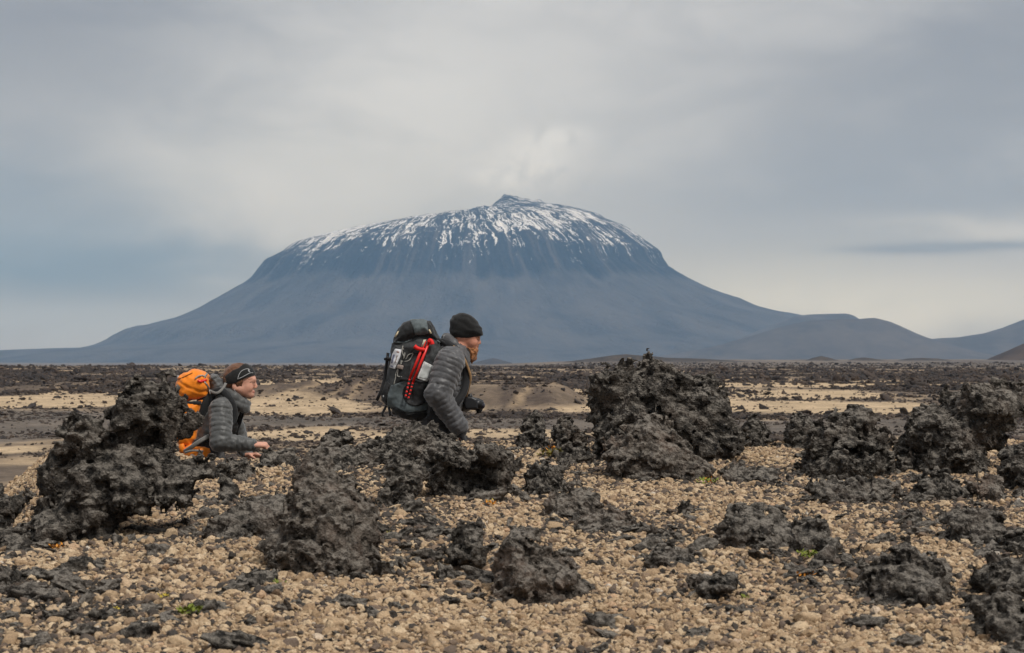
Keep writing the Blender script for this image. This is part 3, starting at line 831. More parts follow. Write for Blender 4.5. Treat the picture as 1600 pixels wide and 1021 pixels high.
    R('grey lava slab in front of the layered rock', [(1240, 776), (1262, 756), (1300, 742), (1350, 736), (1388, 750), (1392, 772), (1350, 786), (1290, 782)], 0.11, 'grey', 21.0, lean=0.8, chunk=0.06, group=G1)
    R('massive rough lava outcrop at the right edge, undercut on its right',
      [(1420, 728), (1424, 690), (1418, 650), (1424, 634), (1446, 630), (1470, 622), (1490, 606), (1516, 596), (1540, 602), (1556, 590), (1566, 584), (1576, 596), (1604, 604), (1612, 640), (1592, 662), (1576, 680), (1566, 706), (1540, 716), (1528, 742), (1480, 742)],
      0.30, 'grey', 22.0, base=740, chunk=0.085, lean=0.35, vox=0.0108, cuts=((1564, 668, 26, 30, -.22),), extra=((1460, 670, 44, -.10), (1520, 640, 40, -.12)), group=G1)
    R('broken dark lava pillar at the right edge below the outcrop', [(1556, 772), (1560, 720), (1566, 694), (1590, 690), (1640, 690), (1660, 740), (1640, 778)], 0.16, 'black', 23.0, dy=0.2, group=G1)
    R('lava rubble block filling the gap right of the layered rock', [(1392, 746), (1396, 700), (1406, 684), (1424, 682), (1434, 700), (1436, 744)], 0.12, 'black', 23.4, dy=0.25, group=G1)
    R('black jagged lava rock below the massive right outcrop', [(1412, 776), (1424, 752), (1450, 738), (1480, 742), (1500, 752), (1512, 772), (1470, 784)], 0.14, 'black', 24.0, group=G1)
    R('upright brown lava stub left of the jagged black rock', [(1390, 780), (1392, 756), (1402, 746), (1416, 752), (1420, 776)], 0.07, 'brown', 24.5, group=G1)
    R('brown lava hump under the massive right outcrop', [(1500, 786), (1512, 760), (1540, 744), (1566, 752), (1580, 778), (1550, 790)], 0.14, 'brown', 25.0, dy=0.1, group=G1)
    R('long dark lava scab in the right gravel, below the jagged rock', [(1384, 824), (1396, 806), (1420, 796), (1448, 794), (1456, 808), (1440, 822)], 0.11, 'black', 26.0, group=G1)
    R('broad low lava scab near the right edge', [(1470, 846), (1480, 806), (1502, 786), (1530, 782), (1560, 800), (1590, 826), (1580, 846), (1530, 852)], 0.11, 'grey', 27.0, lean=0.8, chunk=0.06, group=G1)
    R('black lava scab against the right picture edge, beside the broad one', [(1560, 868), (1570, 850), (1600, 842), (1650, 846), (1650, 872)], 0.12, 'black', 27.5, group=G1)
    R('twin-humped lava bar lying on open gravel at right', [(1132, 846), (1140, 806), (1156, 786), (1172, 800), (1190, 794), (1214, 806), (1240, 826), (1264, 806), (1284, 806), (1292, 828), (1286, 848), (1240, 862), (1190, 858)],
      0.15, 'grey', 28.0, base=856, chunk=0.06, lean=0.5, group=G1)
    R('long black lava log tilted on the open gravel', [(1066, 932), (1072, 904), (1110, 886), (1150, 878), (1180, 866), (1204, 876), (1204, 892), (1170, 908), (1130, 930), (1090, 936)], 0.11, 'black', 29.0, chunk=0.055, group=G1)
    R('flaky lava pile with steep sides in the right gravel', [(1346, 934), (1356, 886), (1372, 862), (1394, 868), (1408, 846), (1430, 838), (1450, 862), (1478, 866), (1484, 900), (1460, 926), (1410, 942)], 0.18, 'grey', 30.0, chunk=0.06, lean=0.55, group=G1)
    R('ragged black lava rock near the right edge, above the corner rock', [(1524, 926), (1530, 894), (1556, 876), (1590, 872), (1640, 880), (1650, 930), (1580, 936)], 0.16, 'black', 31.0, lean=0.6, chunk=0.06, group=G1)
    R('blurred black lava rock in the lower right corner', [(1530, 990), (1534, 952), (1560, 938), (1600, 944), (1660, 960), (1660, 1006), (1580, 1002)], 0.13, 'black', 32.0, chunk=0.055, group=G1)
    R('dark lava boulder with a tilted cap, left of the pointed rock', [(690, 894), (700, 862), (706, 836), (724, 826), (750, 828), (766, 848), (764, 876), (744, 896)], 0.13, 'grey', 33.0, chunk=0.075, cuts=((744, 878, 22, 6, -.16),), group=G1)
    R('pointed dark lava rock standing alone in the front gravel', [(762, 934), (772, 896), (776, 852), (784, 822), (806, 811), (826, 824), (842, 850), (864, 868), (892, 880), (916, 906), (916, 930), (870, 940), (810, 942)], 0.19, 'brown', 34.0, base=936, chunk=0.07, lean=0.6, vox=0.0074, group=G1)
    R('small worn lava hump below the brown boulder', [(362, 922), (374, 900), (400, 889), (428, 894), (446, 910), (444, 924)], 0.10, 'grey', 35.0, chunk=0.05, lean=0.7, group=G1)
    R('long flat black lava flake in the lower left gravel', [(102, 966), (108, 944), (140, 936), (180, 940), (214, 936), (234, 950), (226, 964), (170, 974)], 0.10, 'black', 36.0, chunk=0.045, group=G1)
    R('dark lava flake left of the long flat one', [(42, 962), (46, 936), (64, 928), (88, 936), (90, 958), (66, 966)], 0.08, 'black', 37.0, chunk=0.045, group=G1)
    R('small black clinker above the long flat flake', [(122, 928), (128, 910), (144, 904), (162, 912), (168, 926)], 0.05, 'black', 38.0, chunk=0.04, group=G1)
    R('low dark lava crust near the left picture edge', [(-40, 922), (-30, 898), (10, 896), (36, 908), (40, 924)], 0.10, 'grey', 38.5, chunk=0.045, lean=0.7, group=G1)
    R('dark lava crust in the lower left corner', [(-40, 1012), (-20, 986), (14, 982), (40, 992), (44, 1010)], 0.08, 'grey', 38.8, chunk=0.045, lean=0.7, group=G1)
    R('low cracked lava crust right of the brown hump', [(884, 822), (900, 798), (940, 790), (984, 794), (1010, 806), (1004, 824), (950, 832)], 0.09, 'brown', 39.0, chunk=0.05, lean=0.9, group=G1)
    R('flat lava crust left of the twin-humped bar', [(986, 846), (1000, 826), (1040, 816), (1084, 824), (1096, 842), (1050, 852)], 0.07, 'grey', 40.0, chunk=0.05, lean=0.9, group=G1)
    R('dark lava crust left of and above the long black log', [(1000, 876), (1018, 856), (1060, 848), (1110, 856), (1122, 872), (1060, 884)], 0.07, 'grey', 41.0, chunk=0.05, lean=0.9, group=G1)
    R('small dark lava lump above the twin-humped bar', [(1060, 806), (1072, 786), (1090, 780), (1104, 792), (1104, 808)], 0.07, 'grey', 42.0, chunk=0.05, group=G1)
    R('lava stub with a pale face between the flaky pile and the log', [(1258, 912), (1264, 892), (1284, 882), (1304, 892), (1308, 910)], 0.08, 'grey', 43.0, chunk=0.05, group=G1)
    R('low lava crust left of the flaky pile', [(1296, 884), (1310, 866), (1340, 862), (1352, 880), (1330, 890)], 0.08, 'black', 44.0, chunk=0.05, lean=0.7, group=G1)
    R('brown lava lump low on the scree, left of the tilted cap boulder', [(622, 846), (634, 822), (660, 812), (686, 824), (690, 846)], 0.10, 'brown', 45.0, chunk=0.05, lean=0.7, group=G1)

build_rocks()

# ------------------------------------------------------------------ small stones: prototypes that many copies share
def pebble(seed, n, squash, rough, sharp=0.0):
    import bmesh
    bm = bmesh.new(); bmesh.ops.create_icosphere(bm, subdivisions=n, radius=1.0)
    V = np.array([v.co[:] for v in bm.verts]); F = np.array([[v.index for v in f.verts] for f in bm.faces]); bm.free()
    k = 1 + rough * fbm(V * 0.9 + seed * 13.1, 2)[:, None] * 1.2 + rough * 0.5 * vnoise(V * 3.1 + seed)[:, None]
    if sharp: k = k * (1 - sharp * (worley(V * 1.3 + seed * 5)[:, None] - 0.5))
    if sharp: k = k * (1 + sharp * 0.28 * facets(V * 0.95 + seed * 3.7)[:, None])
    return V * k * np.array(squash), F

def gravel_material():
    m = bpy.data.materials.new('pumice'); m.use_nodes = True; nt = m.node_tree; b = nt.nodes['Principled BSDF']
    b.inputs['Roughness'].default_value = 0.92; b.inputs['Specular IOR Level'].default_value = 0.18
    tint = S(nt, attr(nt, 'tint', 'INSTANCER').outputs['Fac'])
    obt = S(nt, attr(nt, 'tint', 'OBJECT').outputs['Fac'])
    t = tint.mx(obt)
    r = nt.nodes.new('ShaderNodeValToRGB'); nt.links.new(t.o, r.inputs[0]); e = r.color_ramp.elements
    e[0].position = 0.0; e[0].color = (.030, .028, .026, 1); e[1].position = 1.0; e[1].color = (.56, .50, .42, 1)
    for p, c in ((.16, (.070, .060, .052)), (.26, (.17, .125, .095)), (.38, (.36, .245, .145)), (.55, (.51, .37, .23)), (.72, (.62, .475, .31)), (.86, (.54, .345, .21)), (.92, (.62, .52, .40))):
        k = e.new(p); k.color = (*c, 1)
    pos = S(nt, nt.nodes.new('ShaderNodeNewGeometry').outputs['Position'])
    n = noise_node(nt, pos, 160, 4, 0.65)
    c = mixc(nt, n.ramp(0.62, 0.35) * 0.42, S(nt, r.outputs[0]), (.085, .066, .05))
    nt.links.new(c.o, b.inputs['Base Color'])
    bump(nt, b, n, 0.5, 0.004)
    return m

def cloud_points(name, pos, scl, rot, tint, idx, protos, material):
    """a points mesh whose geometry nodes set one prototype stone on every point"""
    coll = bpy.data.collections.new(name + '_kinds')
    for i, (V, F) in enumerate(protos):
        me = mesh_of('%s_kind' % name, V, F, smooth=False); me.materials.append(material)
        coll.objects.link(bpy.data.objects.new('%s_kind_%02d' % (name, i), me))
    me = bpy.data.meshes.new(name); me.vertices.add(len(pos)); me.vertices.foreach_set('co', np.asarray(pos, np.float32).ravel())
    vgrad_mesh(me, {'size': scl, 'turn': rot, 'tint': tint})
    at = me.attributes.new('pick', 'INT', 'POINT'); at.data.foreach_set('value', np.asarray(idx, np.int32))
    o = bpy.data.objects.new(name, me); COL.objects.link(o)
    g = bpy.data.node_groups.new(name, 'GeometryNodeTree')
    g.interface.new_socket('Geometry', in_out='INPUT', socket_type='NodeSocketGeometry')
    g.interface.new_socket('Geometry', in_out='OUTPUT', socket_type='NodeSocketGeometry')
    N = lambda t: g.nodes.new(t)
    gi, go = N('NodeGroupInput'), N('NodeGroupOutput')
    mp = N('GeometryNodeMeshToPoints'); ip = N('GeometryNodeInstanceOnPoints'); ci = N('GeometryNodeCollectionInfo')
    ci.inputs['Collection'].default_value = coll; ci.inputs['Separate Children'].default_value = True; ci.inputs['Reset Children'].default_value = True
    def named(n, t):
        q = N('GeometryNodeInputNamedAttribute'); q.data_type = t; q.inputs['Name'].default_value = n
        return [s for s in q.outputs if s.enabled and s.name == 'Attribute'][0]
    L = g.links.new
    L(gi.outputs[0], mp.inputs[0]); L(mp.outputs[0], ip.inputs['Points']); L(ci.outputs[0], ip.inputs['Instance'])
    ip.inputs['Pick Instance'].default_value = True
    L(named('pick', 'INT'), ip.inputs['Instance Index']); L(named('size', 'FLOAT_VECTOR'), ip.inputs['Scale']); L(named('turn', 'FLOAT_VECTOR'), ip.inputs['Rotation'])
    L(ip.outputs[0], go.inputs[0])
    md = o.modifiers.new('stones', 'NODES'); md.node_group = g
    return tag(o, kind='stuff')

PUM = gravel_material()
PEB = [pebble(i, 2, (1.0, 0.9, 0.78), 0.34, 0.55) for i in range(12)]

def scree(x, y):
    """share of dark clinker among the gravel"""
    e = lambda px, py, rx, ry: np.exp(-((x - P(px, py, bank_row(py))[0]) / (rx * KK * bank_row(py))) ** 2 - ((y - bank_row(py)) / ry) ** 2)
    s = 0.07 + 0.34 * np.clip(fbm2(x, y, 0.8, 3, seed=61.0) + 0.1, 0, 1)
    for q in ((650, 830, 70, 1.0, .75), (560, 740, 110, .9, .55), (470, 712, 120, .7, .55), (980, 820, 120, .6, .45), (1190, 745, 60, .7, .5), (1450, 800, 140, 1.0, .5), (1330, 900, 120, .6, .45),
              (250, 850, 90, .4, .35), (330, 790, 60, .8, .4), (60, 920, 120, .5, .35), (900, 720, 60, 1.0, .55), (180, 960, 140, .3, .35), (850, 700, 70, .8, .4), (40, 800, 60, .9, .45)):
        s = s + q[4] * e(*q[:4])
    return np.clip(s, 0, 0.9)

def build_gravel():
    sp = 0.0152
    pos = []
    y = 4.7
    while y < 12.05:
        hw = 0.27 * y + 0.55
        k = int(2 * hw / sp)
        xs = -hw + (np.arange(k) + RNG.random(k)) * sp
        side = RNG.uniform(hw, hw + 2.6, 90); xs = np.concatenate([xs, side, -side]); k = len(xs)    # beyond the frame, thinner
        pos.append(np.stack([xs, y + (RNG.random(k) - 0.5) * sp * 1.6], 1)); y += sp * 0.92
    p = np.concatenate(pos)
    n = len(p)
    r = np.clip(RNG.lognormal(math.log(0.0073), 0.42, n), 0.0035, 0.024) * np.where(np.abs(p[:, 0]) > 0.27 * p[:, 1] + 0.55, 1.35, 1)
    sc = scree(p[:, 0], p[:, 1])
    dk = RNG.random(n) < sc
    tint = np.where(dk, RNG.uniform(0.0, 0.24, n), np.clip(RNG.normal(0.50, 0.17, n), 0.24, 1.0))
    for (cx, d, hw, W, hg) in ROCKS:
        e = np.exp(-(((p[:, 0] - cx) / (hw + .12)) ** 2 + ((p[:, 1] - d - W * .3) / (W + .22)) ** 2))
        q = (RNG.random(n) < 0.10 * e); tint = np.where(q, RNG.uniform(0.0, 0.25, n), tint)
    z = H(p[:, 0], p[:, 1]) + r * 0.3 * (RNG.random(n) * 1.6 - 0.4)
    aspect = np.stack([RNG.uniform(.85, 1.25, n), RNG.uniform(.8, 1.1, n), RNG.uniform(.7, 1.05, n)], 1)
    cloud_points('gravel', np.column_stack([p, z]), r[:, None] * aspect, np.column_stack([RNG.normal(0, .5, n), RNG.normal(0, .5, n), RNG.uniform(0, 6.28, n)]), tint, RNG.integers(0, 12, n), PEB, PUM)

build_gravel()

def stone_copies(name, label, cat, group, meshes, spots):
    first = {}
    for (loc, s, rot, k, tint) in spots:
        if k not in first:
            o = bpy.data.objects.new(name, meshes[k]); first[k] = o
        else: o = first[k].copy()
        COL.objects.link(o); o.location = loc; o.scale = s; o.rotation_euler = rot
        if tint is not None: o['tint'] = float(tint)
        tag(o, label, cat, group)

def build_bigger_stones():
    ms = [];
    for i in range(5):
        V, F = pebble(40 + i, 3, (1.0, 0.9, 0.7), 0.34, 0.3); m = mesh_of('pumice_stone', V, F); m.materials.append(PUM); ms.append(m)
    spots = []
    for _ in range(170):
        py = RNG.uniform(715, 1020); d = bank_row(py); x = (RNG.uniform(0, 1600) - 800) * KK * d
        r = float(np.clip(RNG.lognormal(math.log(.021), .25), .015, .038))
        spots.append(((x, d, float(H(x, d)) + r * .25), (r * RNG.uniform(.9, 1.3), r, r * RNG.uniform(.75, 1)), (RNG.normal(0, .3), RNG.normal(0, .3), RNG.uniform(0, 6.28)), int(RNG.integers(0, 5)), float(np.clip(RNG.normal(.47, .13), .3, .76))))
    stone_copies('pumice_stone', 'pale pumice stone, larger than the gravel it lies in', 'stone', 'larger pumice stones in the gravel', ms, spots)
    ml = []
    for i in range(5):
        V, F = pebble(60 + i, 4, (1.15, 0.9, 0.75), 0.5, 0.55)
        V = V * (1 + 0.16 * fbm(V * 3.2 + i * 9, 4)[:, None] - 0.18 * (worley(V * 3.0 + i * 3)[:, None] - .45))
        m = mesh_of('lava_clinker', V, F); m.materials.append(LAVA['black' if i < 3 else 'grey']); ml.append(m)
    spots = []
    while len(spots) < 190:
        py = RNG.uniform(696, 1015); d = bank_row(py); x = (RNG.uniform(0, 1600) - 800) * KK * d
        if RNG.random() > float(scree(np.array([x]), np.array([d]))[0]) * 1.3: continue
        r = float(np.clip(RNG.lognormal(math.log(.029), .40), .017, .055))
        spots.append(((x, d, float(H(x, d)) + r * .15), (r * RNG.uniform(.9, 1.5), r, r * RNG.uniform(.7, 1.05)), (RNG.normal(0, .25), RNG.normal(0, .25), RNG.uniform(0, 6.28)), int(RNG.integers(0, 5)), None))
    stone_copies('lava_clinker', 'fist-sized dark lava clinker lying in the pale gravel', 'stone', 'dark clinkers in the gravel', ml, spots)

    # fragments shed round the foot of every boulder
    pts = []
    for (cx, d, hw, W, hg) in ROCKS:
        k = int(8 + 45 * hw)
        a = RNG.uniform(0, 6.28, k); q = 0.75 + np.abs(RNG.normal(0, .32, k))
        pts.append(np.column_stack([cx + np.cos(a) * q * (hw + .02), d + W * .45 + np.sin(a) * q * (W + .06)]))
    p = np.concatenate(pts); p = p[(p[:, 1] < 11.9) & (p[:, 1] > 4.8)]
    for _ in range(45):                                    # trails of broken crust
        py = RNG.uniform(700, 1000); d = bank_row(py); x = (RNG.uniform(0, 1600) - 800) * KK * d
        if RNG.random() < float(scree(np.array([x]), np.array([d]))[0]) * 1.6:
            k = int(RNG.integers(5, 18)); p = np.vstack([p, np.column_stack([x + RNG.normal(0, .16, k), d + RNG.normal(0, .11, k)])])
    p = p[(p[:, 1] < 11.9) & (p[:, 1] > 4.8)]
    k = len(p); r = np.clip(RNG.lognormal(math.log(.0135), .5, k), .006, .04)
    kinds = [pebble(120 + i, 3, (1.2, 0.95, 0.72), 0.5, 0.7) for i in range(8)]
    cloud_points('lava_fragments', np.column_stack([p, H(p[:, 0], p[:, 1]) + r * .25]), r[:, None] * np.stack([RNG.uniform(.9, 1.6, k), RNG.uniform(.8, 1.1, k), RNG.uniform(.6, 1.1, k)], 1),
                 np.column_stack([RNG.normal(0, .4, k), RNG.normal(0, .4, k), RNG.uniform(0, 6.28, k)]), RNG.uniform(0, 1, k), RNG.integers(0, 8, k), kinds, LAVA['grey'])

build_bigger_stones()

# ------------------------------------------------------------------ the lava field beyond the hikers
def build_field():
    ms = []
    m = bpy.data.materials.new('field_lava'); m.use_nodes = True; nt = m.node_tree; b = nt.nodes['Principled BSDF']
    b.inputs['Roughness'].default_value = 0.9; b.inputs['Specular IOR Level'].default_value = 0.2
    pos = S(nt, nt.nodes.new('ShaderNodeNewGeometry').outputs['Position']); n = noise_node(nt, pos, 5.0, 5, 0.65)
    tv = S(nt, attr(nt, 'tint', 'INSTANCER').outputs['Fac']).mx(S(nt, attr(nt, 'tint', 'OBJECT').outputs['Fac']))
    c = mixc(nt, n.ramp(0.3, 0.7), (.020, .018, .018), (.062, .052, .047))
    c = mixc(nt, tv, c, (.13, .095, .072))
    nt.links.new(c.o, b.inputs['Base Color']); bump(nt, b, n, 0.7, 0.15)
    protos = []
    for i in range(8):
        V, F = pebble(80 + i, 3, (1.2, 1.0, 0.8), 0.42, 0.6)
        V = V * (1 + 0.25 * fbm(V * 2.4 + i * 7, 3)[:, None]); protos.append((V, F))
    N = 90000
    # even in picture rows rather than in metres, so that near and far both fill
    inv = RNG.uniform(1 / 1500.0, 1 / 62.0, N * 3) ; d = 1 / inv
    extra = 1 / RNG.uniform(1 / 1500.0, 1 / 190.0, N * 2); d = np.concatenate([d, extra])
    a = RNG.uniform(-0.30, 0.30, len(d)); x = a * d
    sand, dark, rest, nz = masks(x, d)
    dens = smoothstep(145, 215, d) * 0.60 + 0.16 * smoothstep(120, 150, d) + 0.04
    clump = fbm2(x, d * 0.5, 0.09, 4, 0.6, seed=71.0)
    dens = dens * np.clip(0.22 + 2.6 * clump, 0.015, 1.3) * (1 - 0.86 * sand) * (1 - 0.93 * dark)
    rim = np.exp(-((d - np.interp(a, [-.26, -.02, .26], [140, 118, 112])) / 5) ** 2) * 0.6      # stones shed along the edge of the track
    dens = np.maximum(dens, rim * np.clip(0.3 + 2 * clump, 0, 1))
    keep = RNG.random(len(d)) < dens
    x, d = x[keep][:N], d[keep][:N]
    o = RNG.permutation(len(x)); x, d = x[o], d[o]
    n = len(x)
    r = np.clip(RNG.lognormal(math.log(0.105), 0.58, n), 0.035, 0.70) * (0.50 + 0.75 * smoothstep(90, 380, d)) * (1 + 0.4 * smoothstep(500, 1200, d))
    tint = np.clip(RNG.normal(0.18, 0.22, n), 0, .8)
    z = H(x, d) + r * 0.22
    turn = np.column_stack([RNG.normal(0, .35, n), RNG.normal(0, .35, n), RNG.uniform(0, 6.28, n)])
    asp = np.stack([RNG.uniform(.9, 1.6, n), RNG.uniform(.8, 1.2, n), RNG.uniform(.6, 1.15, n)], 1)
    big = np.argsort(-(r / d) * (np.abs(x / d) < 0.262))[:300]
    sel = np.zeros(n, bool); sel[big] = True
    for V, F in protos:
        q = mesh_of('lava_block', V, F); q.materials.append(m); ms.append(q)
    spots = [((x[i], d[i], z[i]), tuple(r[i] * asp[i]), tuple(turn[i]), int(RNG.integers(0, 8)), tint[i]) for i in big]
    stone_copies('lava_block', 'dark lava block scattered on the sandy plain beyond the hikers', 'rock', 'lava blocks scattered on the plain', ms, spots)
    k = ~sel
    cloud_points('lava_rubble', np.column_stack([x, d, z])[k], (r[:, None] * asp)[k], turn[k], tint[k], RNG.integers(0, 8, k.sum()), protos, m)

    # grit on the sand and the track: too fine to tell apart
    k = 80000
    d = 1 / RNG.uniform(1 / 240.0, 1 / 60.0, k); a = RNG.uniform(-0.29, 0.29, k); x = a * d
    cl = fbm2(x, d * 0.4, 0.25, 4, 0.6, seed=91.0); sand, dark, rest, nz = masks(x, d)
    ok = RNG.random(k) < np.clip(0.22 + 1.5 * cl, 0.02, 1) * (1 - 0.82 * sand) * (1 - 0.45 * dark)
    x, d = x[ok], d[ok]; k = len(x)
    r = np.clip(RNG.lognormal(math.log(0.042), 0.5, k), 0.015, 0.16) * (d / 110) ** 0.5
    asp = np.stack([RNG.uniform(.9, 1.7, k), RNG.uniform(.8, 1.2, k), RNG.uniform(.6, 1.0, k)], 1)
    cloud_points('lava_grit', np.column_stack([x, d, H(x, d) + r * .1]), r[:, None] * asp, np.column_stack([RNG.normal(0, .3, k), RNG.normal(0, .3, k), RNG.uniform(0, 6.28, k)]), np.clip(RNG.normal(.25, .25, k), 0, .9), RNG.integers(0, 8, k), protos, m)

build_field()

# ------------------------------------------------------------------ the two hikers
def fab(name, color, rough=0.6, grain=0.25, sc=60, b=0.25, sheen=0.15, spec=0.3):
    m = mat(name, color, rough, grain=(sc, grain), bump=b, bdist=0.003, spec=spec, sheen=sheen)
    return m
MT = {
    'skin': mat('skin', (.62, .32, .225), 0.5, sss=0.12, grain=(45, 0.10), bump=0.06, bdist=0.002, spec=0.4),
    'skin2': mat('ruddy_skin', (.55, .245, .16), 0.5, sss=0.12, grain=(45, 0.16), bump=0.06, bdist=0.002, spec=0.4),
    'jacket': fab('quilted_grey_nylon', (.074, .073, .075), 0.48, 0.22, 24, 0.35, 0.3, 0.4),
    'jacket2': fab('quilted_slate_nylon', (.074, .075, .072), 0.5, 0.2, 24, 0.35, 0.3, 0.4),
    'lining': fab('black_lining', (.012, .012, .013), 0.8),
    'trousers': fab('dark_trousers', (.035, .035, .037), 0.8),
    'boots': fab('boot_leather', (.045, .032, .022), 0.7),
    'knit': fab('black_knit', (.0125, .0125, .0125), 0.9, 0.35, 130, 0.6),
    'beard': fab('ginger_hair', (.27, .105, .034), 0.6, 0.55, 120, 1.0),
    'hair': fab('brown_hair', (.13, .056, .026), 0.5, 0.5, 110, 0.9),
    'eye': mat('eye_dark', (.02, .014, .01), 0.2, spec=0.5),
    'white': mat('eye_white', (.6, .56, .52), 0.3),
    'lip': mat('lip', (.42, .15, .12), 0.45),
    'glove': fab('black_glove', (.015, .015, .016), 0.75),
    'pack': fab('pack_charcoal', (.042, .045, .046), 0.7, 0.3, 50, 0.5),
    'packgrey': fab('pack_slate_panel', (.092, .112, .116), 0.65, 0.2, 50, 0.4),
    'packblack': fab('pack_black', (.014, .0145, .015), 0.75, 0.3, 80, 0.5),
    'mesh': fab('black_stretch_mesh', (.010, .010, .0105), 0.55, 0.4, 220, 0.6),
    'strap': fab('black_webbing', (.012, .012, .013), 0.7, 0.2, 200, 0.3),
    'greystrap': fab('grey_webbing', (.19, .18, .165), 0.8, 0.2, 200, 0.3),
    'tan': fab('tan_leather', (.34, .20, .09), 0.6),
    'red': mat('red_anodised', (.72, .020, .014), 0.35, spec=0.5),
    'redgrip': mat('red_grip', (.74, .022, .018), 0.6),
    'panel': mat('pale_panel', (.47, .49, .47), 0.35, spec=0.5),
    'panelrim': mat('pale_panel_rim', (.62, .63, .61), 0.5),
    'paper': fab('map_paper', (.66, .66, .68), 0.6, 0.12, 60),
    'print': mat('map_print', (.16, .17, .24), 0.7), 'print2': mat('map_print_brown', (.25, .13, .10), 0.7),
    'brown': fab('taupe_cloth', (.26, .205, .175), 0.8),
    'cord': mat('grey_cord', (.30, .29, .26), 0.8),
    'orange': fab('orange_ripstop', (.86, .235, .008), 0.55, 0.12, 30, 0.4, 0.2),
    'metal': mat('brushed_metal', (.6, .6, .6), 0.35, metal=1.0),
    'camera': mat('camera_black', (.010, .010, .011), 0.4, spec=0.5),
    'lens': mat('lens_glass', (.01, .01, .02), 0.08, spec=0.6),
    'trim': mat('white_trim', (.45, .45, .45), 0.6),
}

class Hiker:
    def __init__(s, d): s.d = d; s.s = KK * d
    def p(s, px, py, dy=0.0): return P(px, py, s.d, dy)
    def poly(s, pts): return np.array([s.p(*q)[[0, 2]] for q in pts])
def bounds(h, px0, py0, px1, py1, y0, y1): 
    a, b = h.p(px0, py1), h.p(px1, py0); return (a[0], h.d + y0, a[2]), (b[0], h.d + y1, b[2])

def front(f, x, z):
    """y of the near surface of a field at (x, z)"""
    i = int(np.clip(round((x - f.org[0]) / f.h), 0, f.n[0] - 1)); k = int(np.clip(round((z - f.org[2]) / f.h), 0, f.n[2] - 1))
    q = np.nonzero(f.d[i, :, k] < 0)[0]
    return None if len(q) == 0 else f.org[1] + f.h * q[0]

def patch(f, poly, off, ymax):
    """a panel that hugs the near side of a field inside an outline"""
    lo = np.array((poly[:, 0].min(), f.org[1], poly[:, 1].min())); hi = np.array((poly[:, 0].max(), ymax, poly[:, 1].max()))
    sl, (X, Y, Z) = f.box(lo, hi, 0.02)
    d2 = poly_sdf(X[:, 0, 0][:, None] + 0 * Z[0, 0, :][None], 0 * X[:, 0, 0][:, None] + Z[0, 0, :][None], poly)[:, None, :]
    d = np.maximum(np.maximum(f.d[sl] - off, d2), Y - ymax)
    d = np.maximum(d, -(f.d[sl] + 0.02))
    org = np.array((X.ravel()[0], Y.ravel()[0], Z.ravel()[0]))
    return surface_nets(d.astype(np.float32), org, f.h)

def stroke(pts, w):
    """a polyline as a closed strip outline in the picture plane"""
    p = np.asarray(pts, float); L, R = [], []
    for i in range(len(p)):
        t = p[min(i + 1, len(p) - 1)] - p[max(i - 1, 0)]; t = t / (np.linalg.norm(t) + 1e-9); n = np.array((-t[1], t[0]))
        L.append(p[i] + n * w); R.append(p[i] - n * w)
    return np.array(L + R[::-1])

def hand(f, W, a, n, side, curl=0.8, r=0.0088, size=1.0):
    """palm, four fingers and a thumb; a: along the hand, n: the way the fingers curl, side: +1 / -1 where the thumb is"""
    a = np.array(a, float); a /= np.linalg.norm(a); n = np.array(n, float); n -= a * (a @ n); n /= np.linalg.norm(n); l = np.cross(a, n) * side
    W = np.array(W, float)
    for j, off in enumerate((0.030, 0.010, -0.011, -0.031)):
        K = W + (a * (0.085 - 0.004 * abs(j - 1)) + l * off) * size
        f.cap(W + l * off * 0.6 * size, K, 0.0150 * size, 0.0125 * size, k=0.008)
        ln = (0.072, 0.080, 0.075, 0.058)[j] * size; q = K; ang = 0.0
        for frac, bend in ((0.45, 0.75), (0.30, 0.95), (0.25, 0.6)):
            ang += bend * curl * (1 + 0.08 * j)
            e = q + (a * math.cos(ang) + n * math.sin(ang)) * ln * frac
            f.cap(q, e, r * size, r * 0.9 * size, k=0.003); q = e
    T = W + (a * 0.022 + l * 0.026) * size
    m = T + (a * 0.62 + l * 0.55 + n * 0.45) * 0.045 * size
    f.cap(T, m, 0.0125 * size, 0.0105 * size, k=0.008); f.cap(m, m + (a * 0.85 + l * 0.05 + n * 0.5) * 0.032 * size, 0.0098 * size, 0.0085 * size, k=0.003)

def legs(hk, f, hipA, hipB, feet, r=(0.095, 0.068, 0.05), bend=0.10):
    for hip, ft in ((hipA, feet[0]), (hipB, feet[1])):
        knee = (hip + ft) / 2 + np.array((bend, 0, 0.02))
        f.cap(hip, knee, r[0], r[1], k=0.03); f.cap(knee, ft, r[1], r[2], k=0.02)

def boots_at(f, ft):
    for q in ft:
        z = float(H(q[0], q[1])); b = np.array((q[0], q[1], z))
        f.cap(b + (-.03, 0, .05), b + (.15, 0, .035), 0.046, 0.034, k=0.02); f.cap(b + (-.01, 0, .07), b + (-.01, 0, .19), 0.05, 0.054, k=0.03)

def hug(f, hk, px, py, sd=-1, off=.0008):
    """a point lying on the near (sd -1) or, mirrored, the far cheek of a head"""
    w = hk.p(px, py); y = front(f, w[0], w[2])
    y = (y if y is not None else hk.d - .02) - off
    return np.array((w[0], y if sd < 0 else 2 * hk.d - y, w[2]))

def sphere(c, r, n=12):
    V, F = [], []
    for i in range(n + 1):
        t = math.pi * i / n
        for k in range(2 * n):
            p = math.pi * k / n; V.append((c[0] + r * math.sin(t) * math.cos(p), c[1] + r * math.sin(t) * math.sin(p), c[2] + r * math.cos(t)))
    for i in range(n):
        for k in range(2 * n):
            F.append((i * 2 * n + k, (i + 1) * 2 * n + k, (i + 1) * 2 * n + (k + 1) % (2 * n), i * 2 * n + (k + 1) % (2 * n)))
    return np.array(V), F

